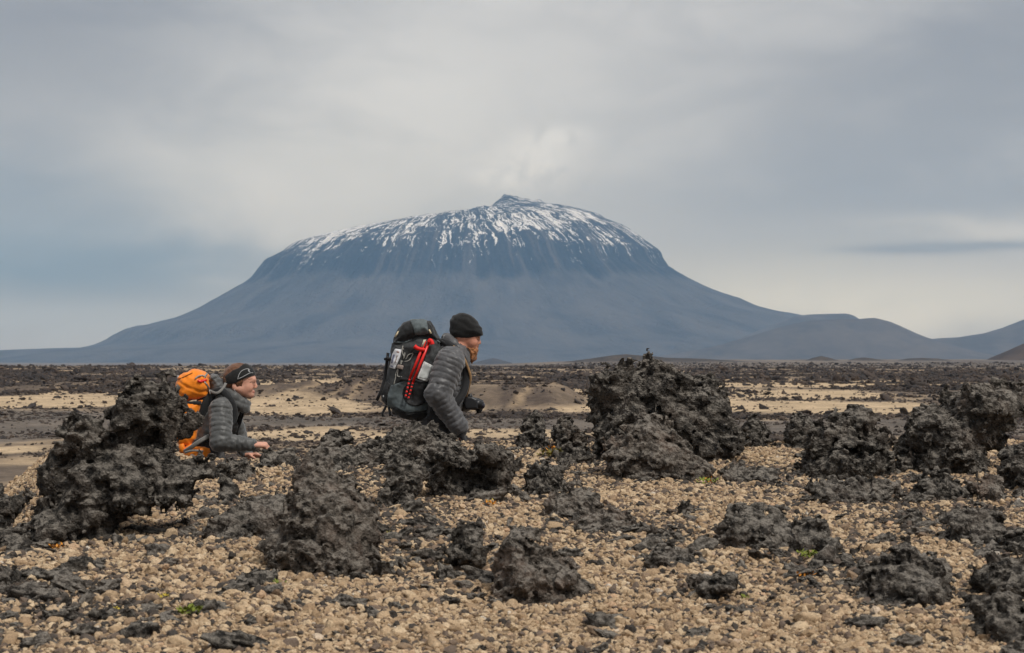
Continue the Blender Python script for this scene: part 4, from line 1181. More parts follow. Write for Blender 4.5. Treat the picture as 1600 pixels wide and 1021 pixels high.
def smooth_mesh(V, F, it=2):
    """light Laplacian smoothing"""
    for _ in range(it):
        acc = np.zeros_like(V); c = np.zeros(len(V))
        for a, b in ((0, 1), (1, 2), (2, 3), (3, 0)):
            np.add.at(acc, F[:, a], V[F[:, b]]); np.add.at(c, F[:, a], 1)
            np.add.at(acc, F[:, b], V[F[:, a]]); np.add.at(c, F[:, b], 1)
        V = V * 0.5 + 0.5 * acc / np.maximum(c, 1)[:, None]
    return V, F

# ---------------- the bearded man
def build_man():
    h = Hiker(12.6); s = h.s; p = h.p
    xm = p(690, 600)[0]
    ftA = np.array((p(676, 0)[0], 12.48, 0)); ftB = np.array((p(712, 0)[0], 12.74, 0))
    for q in (ftA, ftB): q[2] = float(H(q[0], q[1]))
    root = thing('person', 'bearded man in black beanie and grey quilted jacket, stooping under a big pack', 'person', (xm, 12.6, float(ftA[2])), 'hikers walking behind the lava rocks')
    # body
    lo, hi = bounds(h, 640, 486, 772, 700, -.34, .36); lo = (lo[0], lo[1], float(min(ftA[2], ftB[2])) - .01)
    f = Field(lo, hi, 0.0059)
    px = lambda v: v * s
    f.ell(p(726.5, 516.5), (px(22), .074, px(22)), rot=0.35)
    f.cap(p(734, 528), p(738, 546), px(13), px(9), k=.02, fy=1.2)
    f.ell(p(739.5, 524), (px(9.5), .060, px(10)), k=.02)
    for sd in (-1, 1):
        f.ell(p(739, 535, sd * .034), (px(7.5), .026, px(7)), k=.018)
        f.ell(p(747.2, 537.3, sd * .010), (px(2.3), .008, px(1.9)), k=.006)
        f.ell(p(745.5, 530, sd * .033), (px(3.6), .016, px(2.8)), k=.006, sub=True)
        f.ell(p(743.6, 530.2, sd * .032), (px(3.2), .014, px(2.9)), k=.004)
    f.cap(p(746, 526.5, -.034), p(746, 526.5, .034), px(3.6), k=.012)
    f.cap(p(747.6, 529), p(749.2, 535.8), px(1.9), px(2.8), k=.008)
    f.ell(p(744.2, 541.3), (px(2.6), .024, px(1.5)), k=.004); f.ell(p(743.2, 544), (px(2.6), .022, px(1.6)), k=.004)
    f.ell(p(739, 551), (px(6), .030, px(5.5)), k=.015)
    f.cap(p(722, 532), p(712, 556), px(14), px(15), k=.02)
    f.cap(p(708, 560), p(690, 630), px(25), px(26), k=.03, fy=1.35); f.cap(p(690, 630), p(684, 666), px(26), px(25), k=.03, fy=1.3)
    for sd, el, wr in ((-1, p(687, 617, -.25), p(717, 666, -.19)), (1, p(704, 620, .25), p(729, 632, .08))):
        sh = p(704, 565, sd * .19); f.cap(sh, el, .052, .040, k=.03); f.cap(el, wr, .040, .028, k=.01)
    hand(f, p(719, 669, -.185), (0.45, 0.15, -1), (-1, .1, -.3), 1, 1.0, size=0.95)
    hand(f, p(729, 631.5, .07), (1, -.35, -.05), (.1, -1, -.4), -1, .75, size=0.95)
    legs(h, f, p(682, 672, -.09), p(686, 672, .09), (ftA + (0, 0, .09), ftB + (0, 0, .09)), (.078, .055, .04))
    for q in (ftA, ftB): f.cap(q + (0, 0, .07), q + (.14, 0, .045), .034, .028, k=.02)
    V, F = f.mesh(); V, F = smooth_mesh(V, F, 1)
    mk('body', V, F, MT['skin2'], root)
    for sd in (-1, 1):
        e = mk('eye', *sphere(p(744.4, 530.2, sd * .033), .0095, 8), MT['white'], root); mk('iris', *sphere(p(745.7, 530.3, sd * .036), .0066, 8), MT['eye'], e)
        V, F = tube(curve([hug(f, h, 743.5, 528.0, sd), hug(f, h, 746.5, 527.2, sd), hug(f, h, 748.8, 527.6, sd)], 4), .0042, 6); mk('eyebrow', V, F, MT['beard'], root)
        mk('eyelid', *tube(curve([hug(f, h, 743.2, 530.2, sd), hug(f, h, 745.2, 529.4, sd), hug(f, h, 747, 530, sd)], 4), .0022, 6), MT['lip'], root)
    # beard and moustache
    lo, hi = bounds(h, 722, 532, 752, 574, -.09, .09); g = Field(lo, hi, .0036)
    g.ext(h.poly([(727, 536), (732, 540), (737, 542), (741, 545), (745.4, 546), (745.2, 550), (743.6, 556), (741, 563), (737.5, 568), (734.5, 565), (732.5, 558), (730, 550)]), 12.6, .060, .040, k=.0)
    g.cap(p(746.2, 540.2, -.004), p(739, 546, -.046), px(1.9), px(2.2), k=.006); g.cap(p(746.2, 540.2, .004), p(739, 546, .046), px(1.9), px(2.2), k=.006); g.cap(p(744.6, 547, -.02), p(741, 562, -.012), px(3), px(2.6), k=.01); g.cap(p(744.6, 547, .02), p(741, 562, .012), px(3), px(2.6), k=.01)
    g.rough(.0075, 75, 3, 3.0)
    mk('beard', *g.mesh(), MT['beard'], root)
    # beanie
    lo, hi = bounds(h, 698, 484, 760, 538, -.12, .12); g = Field(lo, hi, .004)
    g.ext(h.poly([(704.3, 525), (703.2, 512), (704.5, 500), (709, 494), (716, 490.5), (723, 489.2), (731, 490.6), (738, 494.6), (746, 503), (752.2, 513), (754.2, 523.6), (749, 526.0), (739, 529.6), (730.5, 531.4), (720, 531.4), (711, 528.4)]), 12.6, .096, .066)
    m = np.abs(g.d) < .03; q = np.argwhere(m) * g.h + g.org
    g.d[m] += (np.sin((q[:, 2] * .94 + q[:, 0] * .30) * 165 + 5 * fbm(q * 11, 2)) * .0016 + fbm(q * 16, 3) * .006).astype(np.float32)
    mk('beanie', *g.mesh(), MT['knit'], root)
    # jacket
    lo, hi = bounds(h, 640, 516, 745, 700, -.40, .40); g = Field(lo, hi, .0055)
    qt = (.0345, .0078)
    g.cap(p(704, 566), p(690, 628), px(30), px(32), k=.02, fy=1.32, quilt=qt); g.cap(p(690, 628), p(682, 672), px(31.5), px(31), k=.02, fy=1.28, quilt=qt)
    g.cap(p(705, 562, -.16), p(705, 562, .16), px(21), k=.03)
    g.cap(p(708, 556), p(716, 546), px(21), px(15), k=.03, fy=1.25)
    g.cap(p(704, 567, -.185), p(686.5, 616, -.25), px(24.5), px(20), k=.014, quilt=qt); g.cap(p(686.5, 616, -.25), p(717, 665, -.19), px(20), px(14.5), k=.012, quilt=qt, phase=.4)
    g.cap(p(706, 567, .185), p(704, 620, .25), px(23), px(19), k=.014, quilt=qt); g.cap(p(704, 620, .25), p(728, 632, .09), px(18), px(12), k=.012, quilt=qt)
    # bundled hood and stand collar
    ring = [p(699, 528, 0), p(701, 531, -.05), p(709, 538, -.082), p(719, 547, -.080), p(727, 555, -.050), p(731, 559, 0), p(727, 555, .050), p(719, 547, .080), p(709, 538, .082), p(701, 531, .05), p(699, 528, 0)]
    rad = [7.5, 8, 8.5, 7.5, 6, 5, 6, 7.5, 8.5, 8, 7.5]
    for i in range(len(ring) - 1): g.cap(ring[i], ring[i + 1], px(rad[i]), px(rad[i + 1]), k=.014)
    for i in (1, 2, 3): g.cap(ring[i] + (.0, -.012, -.03), ring[i + 1] + (0, -.012, -.03), px(8), px(7), k=.006)
    g.rough(.012, 15, 3, 8.0); g.rough(.0025, 45, 2, 2.0)
    jf = g
    V, F = g.mesh(); mk('jacket', V, F, MT['jacket'], root)
    c = curve([p(716, 541, -.056), p(724, 547, -.052), p(730, 552, -.034), p(733, 556, 0), p(730, 552, .034), p(724, 547, .052)], 5)
    mk('collar_lining', *tube(c, px(6.2), 8), MT['lining'], root)
    zp = [p(733 - 0.0 * i, 558 + i * 3, 0) for i in range(3)]
    # trousers, boots, gloves
    zlo = float(min(ftA[2], ftB[2]))
    g = Field((p(640, 0)[0], 12.2, zlo - .02), (p(740, 0)[0], 13.0, p(0, 655)[2]), .010)
    g.cap(p(683, 668, -.05), p(683, 668, .05), .118, k=.03)
    legs(h, g, p(682, 676, -.09), p(686, 676, .09), (ftA + (0, 0, .12), ftB + (0, 0, .12))); g.rough(.012, 12, 3)
    mk('trousers', *g.mesh(), MT['trousers'], root)
    for q in (ftA, ftB):
        g = Field(q + (-.12, -.1, -.02), q + (.24, .1, .28), .008); boots_at(g, [q]); mk('boot', *g.mesh(), MT['boots'], root)
    g = Field(p(700, 700, -.30), p(745, 655, -.05), .0035)
    hand(g, p(719, 669, -.185), (0.45, 0.15, -1), (-1, .1, -.3), 1, 1.0, r=.0115, size=1.0); g.cap(p(715, 663, -.192), p(720, 671, -.183), .052, .046, k=.01)
    mk('glove', *g.mesh(), MT['glove'], root)
    g = Field(p(715, 655, -.12), p(765, 610, .20), .0035)
    hand(g, p(729, 631.5, .07), (1, -.35, -.05), (.1, -1, -.4), -1, .75, r=.0115, size=1.0); g.cap(p(726, 631.5, .085), p(731, 631.5, .065), .040, .036, k=.01)
    mk('glove', *g.mesh(), MT['glove'], root)

    # ---------- his backpack
    c1 = lambda x, y: (560 + x / 4.254, 460 + y / 4.254)
    C = lambda pts: h.poly([c1(*q) for q in pts])
    bp = thing('backpack', 'big charcoal and slate trekking backpack with red poles strapped to its side', 'backpack', p(*c1(330, 830)), 'backpacks the hikers carry')
    lo, hi = bounds(h, 590, 494, 702, 664, -.24, .24); g = Field(lo, hi, .0052)
    body = [(232, 330), (218, 400), (205, 500), (186, 580), (166, 650), (172, 700), (198, 745), (250, 790), (330, 825), (400, 835), (452, 812), (480, 760), (478, 690), (486, 600), (515, 520), (545, 440), (552, 370), (545, 318), (500, 280), (400, 262), (300, 290)]
    g.ext(C(body), 12.6, .172, .085)
    m = np.abs(g.d) < .05; q = np.argwhere(m) * g.h + g.org
    g.d[m] += (fbm(q * 9 + 4, 3) * .016 + fbm(q * 30 + 2, 2) * .005).astype(np.float32)
    pf = g
    mk('pack_body', *g.mesh(), MT['pack'], bp)
    ym = 12.62
    def pan(name, pts, off, m, parent=bp, field=None):
        V, F = patch(field or pf, C(pts), off, ym); V, F = smooth_mesh(V, F, 1); return mk(name, V, F, MT[m], parent)
    pan('side_panel', [(225, 605), (300, 580), (330, 572), (470, 590), (486, 640), (486, 720), (468, 770), (330, 785), (258, 748), (218, 752), (196, 735), (205, 660)], .006, 'packgrey')
    pan('front_pocket', [(150, 600), (182, 560), (222, 600), (204, 660), (196, 738), (160, 720), (140, 660)], .008, 'packblack')
    pan('bottom_panel', [(232, 750), (262, 752), (330, 790), (470, 775), (500, 800), (440, 850), (300, 850), (230, 800)], .007, 'packblack')
    pan('upper_panel', [(300, 350), (372, 352), (360, 470), (342, 560), (300, 575), (262, 590), (255, 520), (300, 430)], .005, 'packblack')
    el = [(390 + 88 * math.cos(a), 655 + 86 * math.sin(a) * (1 if math.sin(a) > 0 else .92)) for a in np.linspace(0, 2 * math.pi, 24, endpoint=False)]
    pan('mesh_pocket', el, .013, 'mesh')
    pan('compression_strap', [(292, 552), (350, 556), (462, 578), (462, 592), (350, 576), (292, 570)], .018, 'strap')
    pan('compression_strap', [(372, 386), (400, 388), (452, 378), (452, 392), (400, 402), (372, 400)], .012, 'strap')
    pan('side_strap', [(398, 570), (452, 400), (462, 404), (408, 574)], .008, 'strap')
    pan('logo_mark', [(169, 668), (180, 668), (180, 684), (169, 684)], .0115, 'trim')
    lid = Field(lo, hi, .0052)
    lid.ext(C([(352, 178), (305, 192), (272, 232), (246, 300), (240, 330), (280, 326), (340, 318), (392, 284), (440, 276), (500, 296), (540, 318), (536, 290), (514, 262), (494, 210), (474, 182), (420, 176)]), 12.6, .185, .07)
    m = np.abs(lid.d) < .05; q = np.argwhere(m) * lid.h + lid.org
    lid.d[m] += (fbm(q * 12 + 9, 3) * .014 + fbm(q * 34 + 2, 2) * .005).astype(np.float32)
    lo_ = mk('lid', *lid.mesh(), MT['packblack'], bp)
    pan('lid_panel', [(344, 168), (455, 168), (466, 205), (474, 262), (440, 272), (386, 274), (376, 232), (362, 200)], .006, 'packgrey', lo_, lid)
    q = curve([c1(250, 318), c1(310, 322), c1(350, 308), c1(395, 282), c1(450, 276), c1(500, 292), c1(545, 322)], 5)
    pts = []
    for a in q:
        w = p(*a); y = front(lid, w[0], w[2]) or front(pf, w[0], w[2]) or 12.5; pts.append((w[0], y - .004, w[2]))
    mk('lid_piping', *tube(pts, .006, 6), MT['packgrey'], lo_)
    for a, b in (((276, 250), (254, 286)), ((476, 238), (490, 264))):
        A, B = p(*c1(*a)), p(*c1(*b)); y = min((front(lid, A[0], A[2]) or 12.5), (front(lid, B[0], B[2]) or 12.5)) - .006
        mk('zip_pull', *tube([(A[0], y, A[2]), (B[0], y, B[2])], .0055, 6), mat('pull_cord_tan', (.62, .52, .34), .7), lo_)
    def drape(pts, off=.006, n=5, fields=None):
        o = []; last = 12.45
        for a in curve([c1(*v) for v in pts], n):
            w = p(*a); ys = [v for v in (front(k, w[0], w[2]) for k in (fields or (pf, lid))) if v is not None]
            last = min(ys) if ys else last
            o.append((w[0], last - off, w[2]))
        return o
    mk('bungee_cord', *tube(drape([(305, 345), (300, 380), (322, 430), (340, 405), (372, 395), (345, 440), (300, 455), (262, 520), (258, 550), (246, 600)], .006), .0032, 6), MT['cord'], bp)
    mk('bungee_cord', *tube(drape([(300, 350), (318, 392), (305, 440), (280, 490), (270, 540), (300, 548)], .006), .003, 6), MT['cord'], bp)
    mk('buckle', *tube(drape([(196, 420), (210, 434)], .0), .012, 6, flat=.03), MT['strap'], bp)
    mk('hanging_strap', *tube([p(*c1(204, 390), -.10), p(*c1(192, 480), -.10), p(*c1(182, 560), -.11), p(*c1(160, 640), -.12), p(*c1(130, 705), -.12)], .010, 6, flat=.003), MT['strap'], bp)
    mk('hanging_strap', *tube(curve([p(*c1(192, 740), -.10), p(*c1(178, 768), -.11), p(*c1(168, 790), -.115), p(*c1(172, 810), -.11)], 4), .008, 6, flat=.003), MT['strap'], bp)
    mk('hanging_strap', *tube([p(*c1(208, 745), -.12), p(*c1(216, 772), -.13), p(*c1(220, 806), -.13)], .008, 6, flat=.003), MT['strap'], bp)
    # harness
    for sd in (-1, 1):
        pts = curve([p(*c1(540, 320), sd * .10), p(*c1(585, 326), sd * .115), p(*c1(650, 368), sd * .125), p(*c1(694, 425), sd * .125), p(*c1(718, 500), sd * .120), p(*c1(720, 570), sd * .120), p(*c1(700, 650), sd * .14), p(*c1(660, 710), sd * .16), p(*c1(600, 760), sd * .17), p(*c1(480, 770), sd * .17)], 6)
        mk('shoulder_strap', *tube(pts, .024, 10, flat=.010), MT['strap'], bp)
        pts = curve([p(*c1(470, 800), sd * .165), p(*c1(560, 845), sd * .172), p(*c1(640, 850), sd * .15), p(*c1(690, 845), sd * .10), p(*c1(705, 842), 0)], 5)
        mk('hip_belt', *tube(pts, .034, 8, flat=.012), MT['strap'], bp)
        mk('load_lifter', *tube([p(*c1(505, 285), sd * .12), p(*c1(640, 362), sd * .125)], .008, 6, flat=.003), MT['strap'], bp)

    # ---------- things fixed on the pack
    def lay(name, label, cat, pts, off, m, group=None):
        V, F = patch(pf, C(pts), off, ym); V, F = smooth_mesh(V, F, 1)
        o = thing(name, label, cat, V.mean(0), group); return o, (V, F)
    o, g2 = lay('folded_map', 'folded white map tucked under the bungee of the charcoal pack', 'map', [(234, 398), (254, 363), (298, 370), (287, 420), (252, 499), (214, 486)], .016, 'paper')
    mk('paper', *g2, MT['paper'], o)
    for pts, m in (([(240, 398), (258, 400), (238, 462), (226, 458)], 'print'), ([(262, 378), (284, 382), (282, 394), (262, 390)], 'print2'), ([(222, 468), (246, 478), (244, 488), (220, 480)], 'print'), ([(266, 404), (276, 406), (256, 462), (250, 460)], 'brown')):
        V, F = patch(pf, C(pts), .0185, ym); mk('printed_patch', V, F, MT[m], o)
    o, g2 = lay('cloth_pouch', 'tiny taupe cloth pouch hooked on the bungee cord', 'pouch', [(272, 466), (312, 474), (304, 502), (262, 490)], .022, 'brown')
    mk('pouch_body', *g2, MT['brown'], o); mk('loop', *tube(drape([(296, 440), (292, 470)], .022, 3), .003, 6), MT['cord'], o)
    o, g2 = lay('solar_panel', 'pale grey tablet-shaped panel strapped on the pack beside the red poles', 'panel', [(446, 446), (500, 474), (509, 484), (472, 574), (462, 580), (404, 562), (400, 552), (440, 450)], .020, 'panel')
    mk('panel_frame', *g2, MT['panelrim'], o)
    V, F = patch(pf, C([(448, 456), (500, 484), (468, 566), (410, 552)]), .0225, ym); mk('panel_face', V, F, MT['panel'], o)
    for k, (a, b, low) in enumerate((((452, 312), (352, 560), (322, 690)), ((478, 318), (372, 585), (340, 700)))):
        A, B, L = p(*c1(*a)), p(*c1(*b)), p(*c1(*low))
        ya = (front(pf, A[0], A[2] - .03) or 12.45) - .022; yb = (front(pf, B[0], B[2]) or 12.45) - .022
        o = thing('trekking_pole', ('left red trekking pole of the pair, its grip bent towards the map', 'right red trekking pole of the pair, its grip bent towards the jacket')[k], 'pole', (B[0], yb, B[2]), 'folded red trekking poles')
        A = np.array((A[0], ya, A[2])); B = np.array((B[0], yb, B[2])); L = np.array((L[0], yb - .004, L[2]))
        mk('shaft', *tube([A, B], .0085, 10), MT['red'], o)
        dv = (L - B) / 5
        for i in range(5):
            mk('lower_section', *tube([B + dv * i, B + dv * (i + .5)], .0070, 8), MT['red'], o)
            mk('lower_section', *tube([B + dv * (i + .5), B + dv * (i + 1)], .0070, 8), MT['strap'], o)
        gp = ([(452, 372), (420, 366), (400, 360), (382, 346)], [(476, 322), (482, 308), (494, 316), (500, 336)])[k]
        pts = curve([p(*c1(*v)) for v in gp], 4); pts[:, 1] = ya - .012
        mk('grip', *tube(pts, .0110, 8, r_end=.0135), MT['redgrip'], o)
        if k == 0:
            pts = np.array([p(*c1(436, 350)), p(*c1(446, 322)), p(*c1(456, 304)), p(*c1(446, 306)), p(*c1(430, 350))]); pts[:, 1] = ya - .016
            mk('wrist_loop', *tube(pts, .004, 6), mat('pale_webbing', (.6, .55, .42), .8), o)

    # ---------- his camera
    o = thing('camera', 'black camera held before the waist of the bearded man, on a thin tan strap', 'camera', p(738, 634, -.03))
    g = Field(p(720, 650, -.14), p(766, 612, .10), .0035)
    g.ext(h.poly([(726, 622), (731, 619.5), (738, 620), (746, 624), (747, 639), (728, 640), (725, 632)]), 12.6 - .02, .062, .012)
    mk('camera_body', *g.mesh(), MT['camera'], o)
    a, b = p(743, 630, -.02), p(754, 634.5, -.03)
    mk('lens_barrel', *tube([a, a + (b - a) * .55, a + (b - a) * .56, b], .030, 16, r_end=.027), MT['camera'], o)
    mk('front_lens', *sphere(b - (b - a) * .12, .022, 8), MT['lens'], o)
    mk('viewfinder', *tube([p(731, 620, -.03), p(738, 618.5, -.03)], .016, 8), MT['camera'], o)
    pts = curve([p(*c1(548, 300), -.03), p(*c1(600, 330), -.10), p(*c1(655, 362), -.142), p(*c1(705, 425), -.146), p(*c1(738, 505), -.138), p(*c1(748, 560), -.125), p(*c1(735, 620), -.10), p(*c1(716, 690), -.06)], 6)
    mk('neck_strap', *tube(pts, .0075, 8, flat=.003), MT['tan'], o)
    return jf

build_man()

# ---------------- the woman
def build_woman():
    h = Hiker(12.7); s = h.s; p = h.p; px = lambda v: v * s
    ftA = np.array((p(310, 0)[0], 12.58, 0)); ftB = np.array((p(352, 0)[0], 12.84, 0))
    for q in (ftA, ftB): q[2] = float(H(q[0], q[1]))
    root = thing('person', 'woman with black headband and grey quilted jacket, leaning forward with one hand out', 'person', (p(330, 0)[0], 12.7, float(ftA[2])), 'hikers walking behind the lava rocks')
    lo, hi = bounds(h, 290, 564, 430, 730, -.36, .36); lo = (lo[0], lo[1], float(min(ftA[2], ftB[2])) - .01)
    f = Field(lo, hi, .0059)
    f.ell(p(375.5, 592.5), (px(22), .072, px(21.5)), rot=.15)
    f.ell(p(388, 594), (px(11), .058, px(13)), k=.02)
    f.cap(p(384, 605), p(389, 615), px(11.5), px(7), k=.02, fy=1.2)
    f.ell(p(392.8, 618.2), (px(4.4), .020, px(4)), k=.014)
    for sd in (-1, 1):
        f.ell(p(388, 606, sd * .036), (px(8), .024, px(7.5)), k=.018)
        f.ell(p(399, 606, sd * .008), (px(2), .007, px(1.6)), k=.005)
        f.ell(p(396.8, 598.2, sd * .030), (px(3.4), .015, px(2.6)), sub=True)
        f.ell(p(394.6, 598.4, sd * .030), (px(3.1), .014, px(2.7)), k=.004)
        f.ell(p(368.5, 604, sd * .070), (px(4), .010, px(6.5)), k=.006)
        f.cap(p(376, 608, sd * .045), p(388, 616, sd * .020), px(7), px(5), k=.02)
    f.cap(p(396.6, 593.5, -.030), p(396.6, 593.5, .030), px(3), k=.012)
    f.cap(p(398, 596.6), p(400.6, 603.8), px(1.6), px(2.4), k=.007)
    f.ell(p(396.2, 611.4), (px(2.4), .019, px(1.4)), k=.006); f.ell(p(395.2, 615), (px(2.4), .018, px(1.5)), k=.006)
    f.cap(p(371, 612), p(361, 634), px(11.5), px(13), k=.02)
    f.cap(p(356, 632), p(332, 672), px(18), px(18), k=.03, fy=1.45); f.cap(p(332, 672), p(322, 702), px(18), px(19), k=.03, fy=1.45)
    wr = p(401, 693, -.20); wl = p(384, 713, .07)
    for sd, el, w in ((-1, p(355, 690, -.24), wr), (1, p(366, 690, .24), wl)):
        f.cap(p(350, 640, sd * .165), el, .045, .036, k=.03); f.cap(el, w, .035, .024, k=.01)
    hand(f, wr, (1, .12, -.02), (-.1, .2, -1), 1, 1.05, size=1.0)
    hand(f, wl, (1, -.2, .05), (0, -.3, -1), -1, .5, size=.9)
    legs(h, f, p(320, 708, -.09), p(324, 708, .09), (ftA + (0, 0, .09), ftB + (0, 0, .09)), (.075, .052, .038))
    for q in (ftA, ftB): f.cap(q + (0, 0, .07), q + (.13, 0, .045), .032, .026, k=.02)
    V, F = f.mesh(); V, F = smooth_mesh(V, F, 1); mk('body', V, F, MT['skin'], root)
    for sd in (-1, 1):
        e = mk('eye', *sphere(p(394.8, 598.4, sd * .0325), .0092, 8), MT['white'], root); mk('iris', *sphere(p(395.7, 598.4, sd * .0380), .0046, 8), MT['eye'], e)
        mk('eyelid', *tube(curve([hug(f, h, 391.8, 598.2, sd), hug(f, h, 394.5, 596.8, sd), hug(f, h, 397.2, 597.4, sd)], 4), .0024, 6), MT['hair'], root)
        mk('eyebrow', *tube(curve([hug(f, h, 390.2, 593.2, sd), hug(f, h, 394.4, 592.2, sd), hug(f, h, 398.2, 592.6, sd)], 4), .0022, 6), MT['hair'], root)
    mk('lips', *tube(curve([p(393.2, 613.4, -.026), p(396.4, 613.2, -.014), p(397.6, 613.1, 0), p(396.4, 613.2, .014), p(393.2, 613.4, .026)], 4), .0030, 6), MT['lip'], root)
    # hair: cap, bun, loose strands by the ear
    lo, hi = bounds(h, 342, 562, 408, 625, -.11, .11); g = Field(lo, hi, .0038)
    g.ell(p(373, 591.5), (px(25), .084, px(24)), rot=.2)
    g.ell(p(402, 606), (px(23), .2, px(29)), sub=True); g.ell(p(371, 612), (px(12), .2, px(11)), sub=True)
    g.ell(p(357, 602), (px(7), .040, px(7.5)), k=.012); g.cap(p(377, 595, -.068), p(373, 602, -.073), px(4), px(2), k=.008); g.cap(p(377, 595, .068), p(373, 602, .073), px(4), px(2), k=.008)
    m = np.abs(g.d) < .03; q = np.argwhere(m) * g.h + g.org
    g.d[m] += (fbm(q * np.array((18, 60, 60)) + 2, 3) * .005).astype(np.float32)
    mk('hair', *g.mesh(), MT['hair'], root)
    g = Field(lo, hi, .0038)
    g.ell(p(374.8, 591.5), (px(26), .090, px(25)), rot=.15)
    band = h.poly([(351, 599), (352, 590), (358, 584), (366, 579), (375, 575), (382, 569), (385, 562), (404, 572), (402, 586), (392, 588.5), (382, 592), (372, 598), (362, 600)])
    X, Z = np.meshgrid(g.org[0] + g.h * np.arange(g.n[0]), g.org[2] + g.h * np.arange(g.n[2]), indexing='ij')
    g.d = np.maximum(g.d, poly_sdf(X, Z, band)[:, None, :]).astype(np.float32)
    g.rough(.003, 30, 2)
    hb = mk('headband', *smooth_mesh(*g.mesh(), 1), MT['knit'], root)
    c2 = lambda x, y: (250 + x / 5.375, 550 + y / 5.375)
    def on(pts, off=.003, fld=g):
        o = []; last = 12.64
        for a in curve([c2(*v) for v in pts], 4):
            w = p(*a); y = front(fld, w[0], w[2]); last = y if y is not None else last; o.append((w[0], last - off, w[2]))
        return o
    mk('headband_trim', *tube(on([(668, 232), (680, 190), (700, 160), (740, 142), (764, 150)]), .0017, 6), MT['trim'], hb)
    mk('headband_trim', *tube(on([(672, 228), (720, 204), (765, 178), (788, 176)]), .0017, 6), MT['trim'], hb)
    mk('headband_logo', *tube(on([(752, 152), (757, 162), (763, 168)]), .0045, 6), MT['trim'], hb)
    mk('hair_tie', *tube([p(*c2(556, 245), -.05), p(*c2(600, 252), -.072), p(*c2(640, 256), -.076)], .004, 6), MT['tan'], root)
    mk('earring', *sphere(p(369.5, 609.5, -.083), .004, 6), MT['metal'], root)
    # jacket
    lo, hi = bounds(h, 292, 576, 412, 716, -.36, .36); g = Field(lo, hi, .0053)
    qt = (.0340, .0074)
    g.cap(p(351, 640), p(334, 670), px(23.5), px(22.5), k=.02, fy=1.45, quilt=qt); g.cap(p(334, 670), p(322, 702), px(22), px(22), k=.02, fy=1.45, quilt=qt)
    g.cap(p(352, 636, -.13), p(352, 636, .13), px(16), k=.03); g.cap(p(356, 630), p(366, 622), px(16), px(13.5), k=.03, fy=1.35)
    g.cap(p(350, 641, -.155), p(354, 688, -.235), px(19), px(16.5), k=.012, quilt=qt); g.cap(p(354, 688, -.235), p(400, 693, -.20), px(16), px(9.5), k=.012, quilt=qt, phase=.3)
    g.cap(p(352, 641, .155), p(364, 690, .235), px(18), px(15.5), k=.012, quilt=qt); g.cap(p(364, 690, .235), p(384, 712, .08), px(15), px(9), k=.012, quilt=qt)
    g.cap(p(335, 593), p(347, 611), px(8.5), px(10), k=.02, fy=2.2, quilt=(.03, .006)); g.cap(p(333, 601), p(343, 617), px(6), px(9), k=.015, fy=2.2)
    ring = [p(354, 612, 0), p(359, 615, -.055), p(368, 621, -.072), p(378, 627, -.055), p(385, 631, -.022), p(386, 632, 0), p(385, 631, .022), p(378, 627, .055), p(368, 621, .072), p(359, 615, .055), p(354, 612, 0)]
    rad = [8, 8.5, 8.5, 7, 5.5, 5, 5.5, 7, 8.5, 8.5, 8]
    for i in range(10): g.cap(ring[i], ring[i + 1], px(rad[i]), px(rad[i + 1]), k=.012)
    for i in range(1, 5): g.cap(ring[i] + (-.006, -.008, -.032), ring[i + 1] + (-.006, -.008, -.032), px(8), px(7), k=.006)
    g.rough(.011, 16, 3, 5.0); g.rough(.0025, 48, 2, 1.0)
    mk('jacket', *g.mesh(), MT['jacket2'], root)
    jf = g
    mk('zip', *tube(curve([p(387, 634, 0), p(381, 645, 0), p(376, 660, 0), p(370, 680, 0)], 4), .006, 6), MT['lining'], root)
    zlo = float(min(ftA[2], ftB[2]))
    g = Field((p(280, 0)[0], 12.3, zlo - .02), (p(390, 0)[0], 13.1, p(0, 690)[2]), .010)
    g.cap(p(322, 704, -.05), p(322, 704, .05), .105, k=.03)
    legs(h, g, p(320, 712, -.085), p(324, 712, .085), (ftA + (0, 0, .12), ftB + (0, 0, .12)), (.09, .065, .048)); g.rough(.010, 12, 3)
    mk('trousers', *g.mesh(), MT['trousers'], root)
    for q in (ftA, ftB):
        g = Field(q + (-.12, -.1, -.02), q + (.24, .1, .28), .008); boots_at(g, [q]); mk('boot', *g.mesh(), MT['boots'], root)
    # ---------- her backpack
    C = lambda pts: h.poly([c2(*q) for q in pts])
    bp = thing('backpack', 'bright orange backpack on the woman, half hidden by the black outcrop', 'backpack', p(*c2(250, 760)), 'backpacks the hikers carry')
    lo, hi = bounds(h, 268, 568, 340, 705, -.22, .22); g = Field(lo, hi, .0052)
    g.ext(C([(150, 480), (160, 440), (235, 420), (330, 415), (392, 392), (368, 440), (352, 500), (338, 560), (330, 640), (322, 730), (280, 790), (180, 780), (140, 700), (138, 580)]), 12.7, .150, .06)
    g.rough(.010, 14, 3, 2.0)
    mk('pack_body', *g.mesh(), MT['orange'], bp); pf = g
    g = Field(lo, hi, .0052)
    g.ext(C([(165, 222), (182, 198), (215, 172), (255, 153), (310, 150), (362, 164), (400, 195), (426, 240), (434, 290), (430, 340), (408, 374), (350, 392), (300, 402), (240, 412), (170, 420), (150, 340), (152, 260)]), 12.7, .160, .075)
    m = np.abs(g.d) < .05; q = np.argwhere(m) * g.h + g.org
    ang = (q[:, 2] * 1.0 + q[:, 0] * .35)
    g.d[m] += (np.maximum(np.sin(ang * 85 + 3 * fbm(q * 6, 2)), 0) ** 2 * .006 + fbm(q * 14 + 7, 3) * .012).astype(np.float32)
    lidf = g
    lid = mk('lid', *g.mesh(), MT['orange'], bp)
